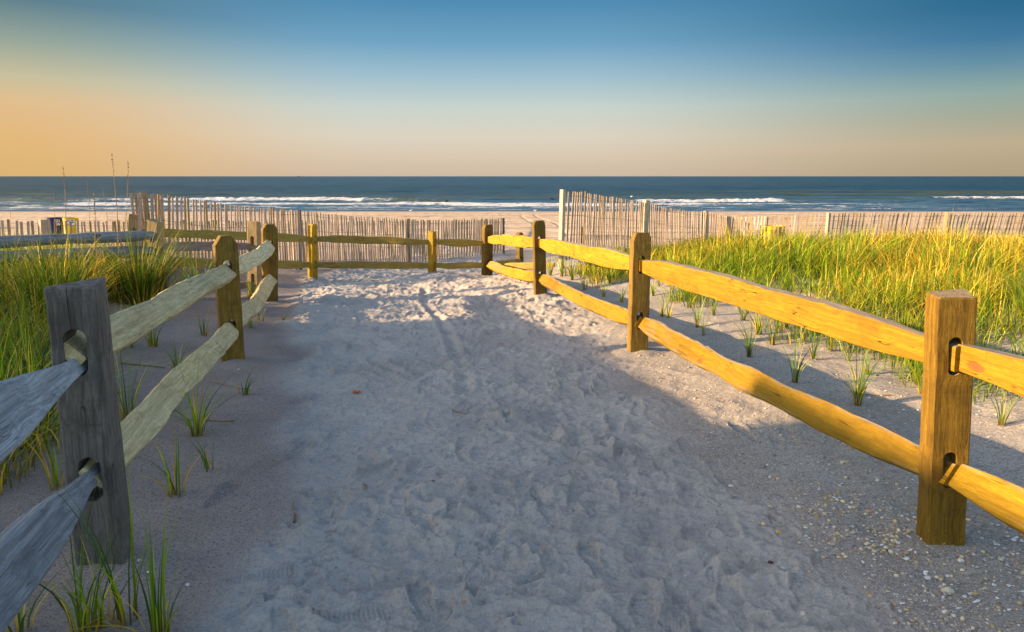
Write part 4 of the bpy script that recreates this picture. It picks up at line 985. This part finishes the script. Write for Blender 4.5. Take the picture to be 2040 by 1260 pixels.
# ------------------------------------------------------------------ pebbles, shells, litter
ICO = []
for s in range(3):
    b = bmesh.new(); bmesh.ops.create_icosphere(b, subdivisions=1 + (s == 2), radius=1)
    b.verts.ensure_lookup_table(); ICO.append((np.array([v.co[:] for v in b.verts]), np.array([[v.index for v in f.verts] for f in b.faces]))); b.free()
def rel(x, y):
    """relief height at a point of the sand sheet"""
    r = math.hypot(x, y); t = math.degrees(math.atan2(x, y)); i = min(np.searchsorted(rr, r), len(rr) - 1); j = min(np.searchsorted(th, t), len(th) - 1); return float(GZ2[i, j])
def scatter(name, label, spots, pal, seed, flat=(.45, .8)):
    r = np.random.default_rng(seed); V = []; T = []; C = []; b = 0; v0, f0 = ICO[0]
    for (x, y, s) in spots:
        sc = np.array([s * r.uniform(.7, 1.3), s * r.uniform(.7, 1.3), s * r.uniform(*flat)])
        v = v0 * (1 + r.uniform(-.15, .15, (len(v0), 1))) * sc; a = r.uniform(0, 6.28); ca, sa = math.cos(a), math.sin(a)
        v = np.stack([v[:, 0] * ca - v[:, 1] * sa, v[:, 0] * sa + v[:, 1] * ca, v[:, 2]], -1) + np.array([x, y, rel(x, y) + s * .25])
        V.append(v); T.append(f0 + b); b += len(v); C.append(np.tile(np.array(pal[r.integers(0, len(pal))]) * r.uniform(.8, 1.2), (len(v), 1)))
    me = np_mesh(name, np.concatenate(V), None, np.concatenate(T)); cattr(me, 'Col', np.concatenate(C)); o = mk(name, me, M['stone']); tag(o, label, kind='stuff'); return o
PAL = [(.55, .42, .25), (.62, .52, .36), (.40, .30, .20), (.70, .62, .50), (.30, .26, .24), (.50, .32, .14), (.22, .2, .2), (.66, .60, .52)]
r_ = np.random.default_rng(11); sp1 = []
for _ in range(4200):
    t = r_.random(); py = 640 + 620 * r_.random() ** .8; edge = np.interp(py, [640, 760, 860, 1000, 1100, 1260], [1200, 1320, 1430, 1590, 1690, 1850])
    px = edge + abs(r_.normal(0, 260)) - 40 + r_.normal(0, 25)
    if px > 2060: continue
    p = at_z(px, py, 0); sp1.append((p.x, p.y, min(.014, .0020 * math.exp(abs(r_.normal(0, .62))) )))
scatter('gravel', 'fine mixed gravel and shell grit along the right edge of the path', sp1, PAL, 1)
sp2 = []
for _ in range(230):
    c = r_.choice(3, p=[.55, .3, .15]); cx, cy, sx, sy = [(1720, 1068, 62, 26), (1640, 1010, 70, 30), (1900, 1150, 110, 60)][c]
    p = at_z(r_.normal(cx, sx), r_.normal(cy, sy)); sp2.append((p.x, p.y, r_.uniform(.005, .0115)))
scatter('pebbles', 'heap of cream and tan pebbles at the foot of the nearest right post', sp2, [(.68, .55, .34), (.72, .62, .44), (.60, .44, .22), (.66, .50, .30), (.5, .36, .2)], 2)
sp3 = [(r_.uniform(-1, 2.6), r_.uniform(1.9, 7), r_.uniform(.0025, .006)) for _ in range(260)]
scatter('shell_grit', 'tiny shell bits scattered over the trodden path', sp3, [(.75, .72, .68), (.7, .6, .5), (.25, .22, .2)], 3, flat=(.2, .5))
# flat broken shells
def shards():
    V = []; T = []; C = []; b = 0
    for _ in range(330):
        py = 660 + 560 * r_.random(); edge = np.interp(py, [640, 760, 860, 1000, 1100, 1260], [1230, 1360, 1470, 1600, 1680, 1820]); px = edge + r_.random() * (2060 - edge)
        p = at_z(px, py); x, y = p.x, p.y; z = rel(x, y) + .003; s = r_.uniform(.004, .013); n = 6; a0 = r_.uniform(0, 6.28); tl = r_.uniform(-.4, .4, 2)
        ring = [(math.cos(a0 + k * 1.047) * s * r_.uniform(.5, 1.2), math.sin(a0 + k * 1.047) * s * r_.uniform(.4, .8)) for k in range(n)]
        v = [(x, y, z + s * .35)] + [(x + q[0], y + q[1], z + q[0] * tl[0] + q[1] * tl[1]) for q in ring]
        V += v; T += [(b, b + 1 + k, b + 1 + (k + 1) % n) for k in range(n)]; b += 7; C += [np.array([.78, .76, .74]) * r_.uniform(.7, 1.1)] * 7
    me = np_mesh('shells', V, None, T, False); cattr(me, 'Col', np.array(C)); o = mk('broken_shells', me, M['stone']); tag(o, 'small white broken shells in the sand strip right of the path', kind='stuff')
shards()
def pebble(px, py, sz, colr, label, name='pebble', cat='pebble', sx=1.0, sy=.75, sz2=.6, rot=.0, rough=.1):
    p = at_z(px, py); v0, f0 = ICO[2]; r = np.random.default_rng(int(px)); v = v0 * (1 + r.uniform(-rough, rough, (len(v0), 1))) * np.array([sx, sy, sz2]) * sz
    me = np_mesh(name, v, None, f0); cattr(me, 'Col', np.tile(np.array(colr), (len(v), 1)) * r.uniform(.85, 1.15, (len(v), 1)))
    o = mk(name, me, M['stone']); o.location = (p.x, p.y, rel(p.x, p.y) + sz * sz2 * .45); o.rotation_euler = (.1, .1, rot); tag(o, label, cat)
pebble(1888, 1174, .026, (.68, .58, .38), 'large cream lump with ridges near the bottom right corner', 'stone', 'stone', 1.0, .55, .55, .1, .22)
pebble(1535, 1125, .012, (.10, .035, .02), 'dark red brown pebble on the path')
pebble(1551, 1064, .0125, (.62, .42, .12), 'round yellow pebble on the path')
pebble(1658, 1001, .0145, (.52, .38, .2), 'tan pebble above the pebble heap')
pebble(1733, 1020, .013, (.60, .28, .17), 'reddish pebble at the top of the pebble heap', sx=1.2)
pebble(1533, 1017, .012, (.66, .55, .33), 'flat cream pebble left of the pebble heap', sx=1.3)
pebble(1600, 1233, .016, (.66, .58, .44), 'cream stone standing near the bottom edge of the path', rot=1)
pebble(1559, 1137, .011, (.62, .68, .66), 'pale bluish shell piece beside the dark brown pebble', 'shell', 'shell', 1.2, .7, .4)
pebble(1457, 973, .013, (.70, .64, .54), 'white stone on the path left of the gravel', sx=1.3)
pebble(2035, 1078, .013, (.58, .26, .07), 'orange brown pebble at the right photo edge')
pebble(1612, 845, .020, (.70, .62, .50), 'broad cream pebble under the lower right rail', sx=1.2)
pebble(1686, 930, .015, (.55, .45, .3), 'brown pebble by the nearest right post', sx=1.2)
pebble(1680, 929, .013, (.74, .70, .64), 'white shell piece right under the lower rail', 'shell', 'shell', 1.4, .6, .3)
pebble(1914, 1120, .014, (.70, .66, .6), 'pale pebble below the nearest right post')
pebble(1849, 1143, .014, (.72, .68, .6), 'white pebble in a pair below the post')
pebble(278, 1120, .011, (.62, .48, .42), 'pinkish pebble at the foot of the big grey post')
pebble(298, 1134, .010, (.66, .68, .68), 'small white shell beside the pinkish pebble', 'shell', 'shell', 1.4, .7, .4)
pebble(373, 1159, .009, (.74, .74, .72), 'single white pebble on the left dark sand')
pebble(475, 738, .012, (.68, .6, .5), 'white pebble beside the second left post')
pebble(925, 1226, .012, (.60, .22, .06), 'orange leaf scrap on the path at the bottom', 'leaf_scrap', 'leaf', 1.2, .7, .2)
def stick(px, py, px2, py2, r, label, colr='straw_s', name='stick', cat='stick'):
    A = at_z(px, py); B = at_z(px2, py2); pts = [A.lerp(B, t) + Vector((math.sin(t * 5) * .006, math.cos(t * 7) * .004, 0)) for t in (0, .25, .5, .75, 1)]
    pts = [Vector((p.x, p.y, rel(p.x, p.y) + r * 1.3)) for p in pts]; o0 = pts[0].copy()
    me = tube_mesh(name, [p - o0 for p in pts], r, 7); o = mk(name, me, M[colr]); o.location = o0; tag(o, label, cat)
M['orange'] = plain('orange_plastic', (.65, .16, .03), .5)
stick(703, 786, 719, 784, .010, 'short orange cigar tip lying on the path', 'orange', 'orange_stub', 'litter')
stick(724, 973, 737, 990, .004, 'tan twig lying on the path')
stick(583, 1010, 588, 1050, .004, 'dark twig pressed into a footprint on the left')
stick(845, 974, 868, 974, .004, 'brown twig in the middle of the path')
stick(900, 822, 930, 830, .004, 'thin twig on the path beyond the middle')
stick(360, 855, 470, 853, .004, 'long dry stem beside the wide left tuft')
stick(1715, 812, 1778, 816, .004, 'dry stem by the largest seedling')
stick(1352, 705, 1362, 722, .004, 'short straw right of the second right post')
stick(420, 770, 500, 790, .003, 'dry stem near the second left post')
stick(240, 740, 330, 745, .006, 'dead branch lying behind the lower pale rail')

# ------------------------------------------------------------------ people in the surf, birds, far ship
def skin_body(name, pts, edges, mat, parent):
    me = bpy.data.meshes.new(name); me.from_pydata([p[:3] for p in pts], edges, []); o = bpy.data.objects.new(name, me); COL.objects.link(o)
    md = o.modifiers.new('s', 'SKIN'); me.skin_vertices[0].data[0].use_root = True
    for i, p in enumerate(pts): me.skin_vertices[0].data[i].radius = (p[3], p[3] * (p[4] if len(p) > 4 else 1))
    s = o.modifiers.new('u', 'SUBSURF'); s.levels = 2; s.render_levels = 2
    dg = bpy.context.evaluated_depsgraph_get(); m2 = bpy.data.meshes.new_from_object(o.evaluated_get(dg)); o.modifiers.clear(); o.data = m2; m2.materials.clear(); m2.materials.append(mat)
    m2.polygons.foreach_set('use_smooth', np.ones(len(m2.polygons), bool)); o.parent = parent; return o
M['suit'] = plain('black_wetsuit', (.006, .006, .008), .45); M['skinm'] = plain('skin', (.45, .24, .16), .55); M['hair'] = plain('dark_hair', (.03, .02, .015), .6)
M['board'] = plain('pale_surfboard', (.70, .55, .45), .3)
def board(parent, rotz, loc, tilt=0):
    bm = bmesh.new(); n = 20; V = []
    for s in (-1, 1):
        V.append([bm.verts.new((-.95 + 1.9 * i / (n - 1), s * .26 * math.sin(math.pi * (.04 + .92 * i / (n - 1))) ** .6, .04 * (abs(i / (n - 1) - .5) * 2) ** 3)) for i in range(n)])
    for a, b in zip(range(n - 1), range(1, n)): bm.faces.new((V[0][a], V[0][b], V[1][b], V[1][a]))
    bmesh.ops.solidify(bm, geom=bm.faces[:], thickness=.06)
    o = bm_obj('board', bm, M['board']); o.parent = parent; o.location = loc; o.rotation_euler = (0, tilt, rotz); return o
def face(parent, c, r, yaw=0):
    """simple features: eyes and nose on the side the head looks to"""
    for s in (-1, 1):
        bm = bmesh.new(); bmesh.ops.create_icosphere(bm, subdivisions=1, radius=.014); o = bm_obj('eye', bm, M['dark'], smooth=60); o.parent = parent; o.location = (c[0] + s * .035, c[1] - r * .92, c[2] + .01)
yw = 6.0 / ((405 - HOR) / FPX); xw = (890 - 1020) / FPX * yw
pr = empty('person', (xw, yw, SEA_Z - .75)); tag(pr, 'person in a black wetsuit wading waist deep in the surf with a board', 'person')
pts = [(0, 0, .95, .15), (0, 0, 1.15, .14), (.0, 0, 1.38, .17, .8), (.02, 0, 1.52, .07), (.04, 0, 1.70, .105), (-.20, 0, 1.42, .06), (-.36, -.05, 1.20, .05), (-.40, -.12, 1.0, .04), (-.42, -.14, .92, .04),
       (.22, 0, 1.42, .06), (.40, -.05, 1.22, .05), (.52, -.12, 1.02, .04), (.56, -.14, .94, .04), (-.11, 0, .88, .10), (-.14, 0, .48, .07), (-.14, .02, .08, .05), (.11, 0, .88, .10), (.14, 0, .48, .07), (.14, .02, .08, .05), (-.14, -.14, .04, .04), (.14, -.14, .04, .04)]
ed = [(0, 1), (1, 2), (2, 3), (3, 4), (2, 5), (5, 6), (6, 7), (7, 8), (2, 9), (9, 10), (10, 11), (11, 12), (0, 13), (13, 14), (14, 15), (0, 16), (16, 17), (17, 18), (15, 19), (18, 20)]
skin_body('body', pts, ed, M['suit'], pr); face(pr, (.04, 0, 1.70), .11); board(pr, .15, (.95, -.1, .85), -.12)
yw = 6.0 / ((399.5 - HOR) / FPX); xw = (1100 - 1020) / FPX * yw
p2 = empty('person', (xw, yw, SEA_Z + .25)); tag(p2, 'surfer lying on a board paddling left of the tall slat fence', 'person')
pts = [(-.1, 0, .16, .14), (.25, 0, .20, .15), (.5, 0, .28, .08), (.64, 0, .36, .10), (.30, .2, .18, .06), (.45, .34, .05, .045), (.6, .36, -.06, .04), (.30, -.2, .18, .06), (.45, -.34, .05, .045), (.6, -.36, -.06, .04), (-.5, .1, .12, .08), (-.95, .12, .12, .05), (-.5, -.1, .12, .08), (-.95, -.12, .12, .05)]
ed = [(0, 1), (1, 2), (2, 3), (1, 4), (4, 5), (5, 6), (1, 7), (7, 8), (8, 9), (0, 10), (10, 11), (0, 12), (12, 13)]
skin_body('body', pts, ed, M['suit'], p2); board(p2, 0, (0, 0, -.02)); p2.rotation_euler = (0, 0, math.pi)
M['gull'] = plain('white_feathers', (.75, .75, .74), .7)
def gull(px, py, Y, label, fly=False):
    p = at_y(px, py, Y); z = p.z if fly else gz(p.x, p.y)
    root = empty('seagull', (p.x, p.y, z)); tag(root, label, 'bird')
    pts = [(0, 0, .20, .075), (.14, 0, .23, .06), (.22, 0, .32, .04), (.27, 0, .34, .035), (.34, 0, .33, .01), (-.16, 0, .20, .045), (-.28, 0, .19, .015)]
    ed = [(0, 1), (1, 2), (2, 3), (3, 4), (0, 5), (5, 6)]
    if fly: pts += [(.05, .3, .34, .03), (-.05, .65, .28, .015), (.05, -.3, .34, .03), (-.05, -.65, .28, .015)]; ed += [(0, 7), (7, 8), (0, 9), (9, 10)]
    else: pts += [(.02, .03, .1, .01), (.02, .03, .0, .01), (.02, -.03, .1, .01), (.02, -.03, 0, .01)]; ed += [(0, 7), (7, 8), (0, 9), (9, 10)]
    skin_body('body', pts, ed, M['gull'], root)
gull(818, 419, 112, 'white gull standing at the water edge behind the left slats')
gull(1066, 420, 112, 'white gull at the water edge left of the tall slat fence')
gull(1258, 394, 150, 'white gull flying low above the waves over the slat fence', True)
M['hull'] = plain('dark_hull', (.04, .04, .05), .6)
bs = empty('fishing_boat', (-1870, 6000, SEA_Z)); tag(bs, 'tiny dark fishing boat on the horizon', 'boat')
bm = bmesh.new(); hv = []
for (x, w_, z0, z1) in ((-12, 2.6, 0, 3.6), (-6, 3, -.3, 3.2), (4, 3, -.3, 3.4), (12, .3, .8, 5)):
    hv.append([bm.verts.new(v) for v in ((x, -w_ * .5, z0), (x, -w_, z1), (x, w_, z1), (x, w_ * .5, z0))])
for a, b in zip(hv, hv[1:]):
    for i in range(4): bm.faces.new((a[i], a[(i + 1) % 4], b[(i + 1) % 4], b[i]))
bm.faces.new(hv[0]); bm.faces.new(list(reversed(hv[-1])))
bm_obj('hull', bm, M['hull']).parent = bs
bm = bmesh.new(); box_bm(bm, 3, 0, 5.5, 5, 3.6, 4.2); bm_obj('cabin', bm, M['hull']).parent = bs
bm = bmesh.new(); box_bm(bm, -2, 0, 10, .5, .5, 14); bm_obj('mast', bm, M['hull']).parent = bs
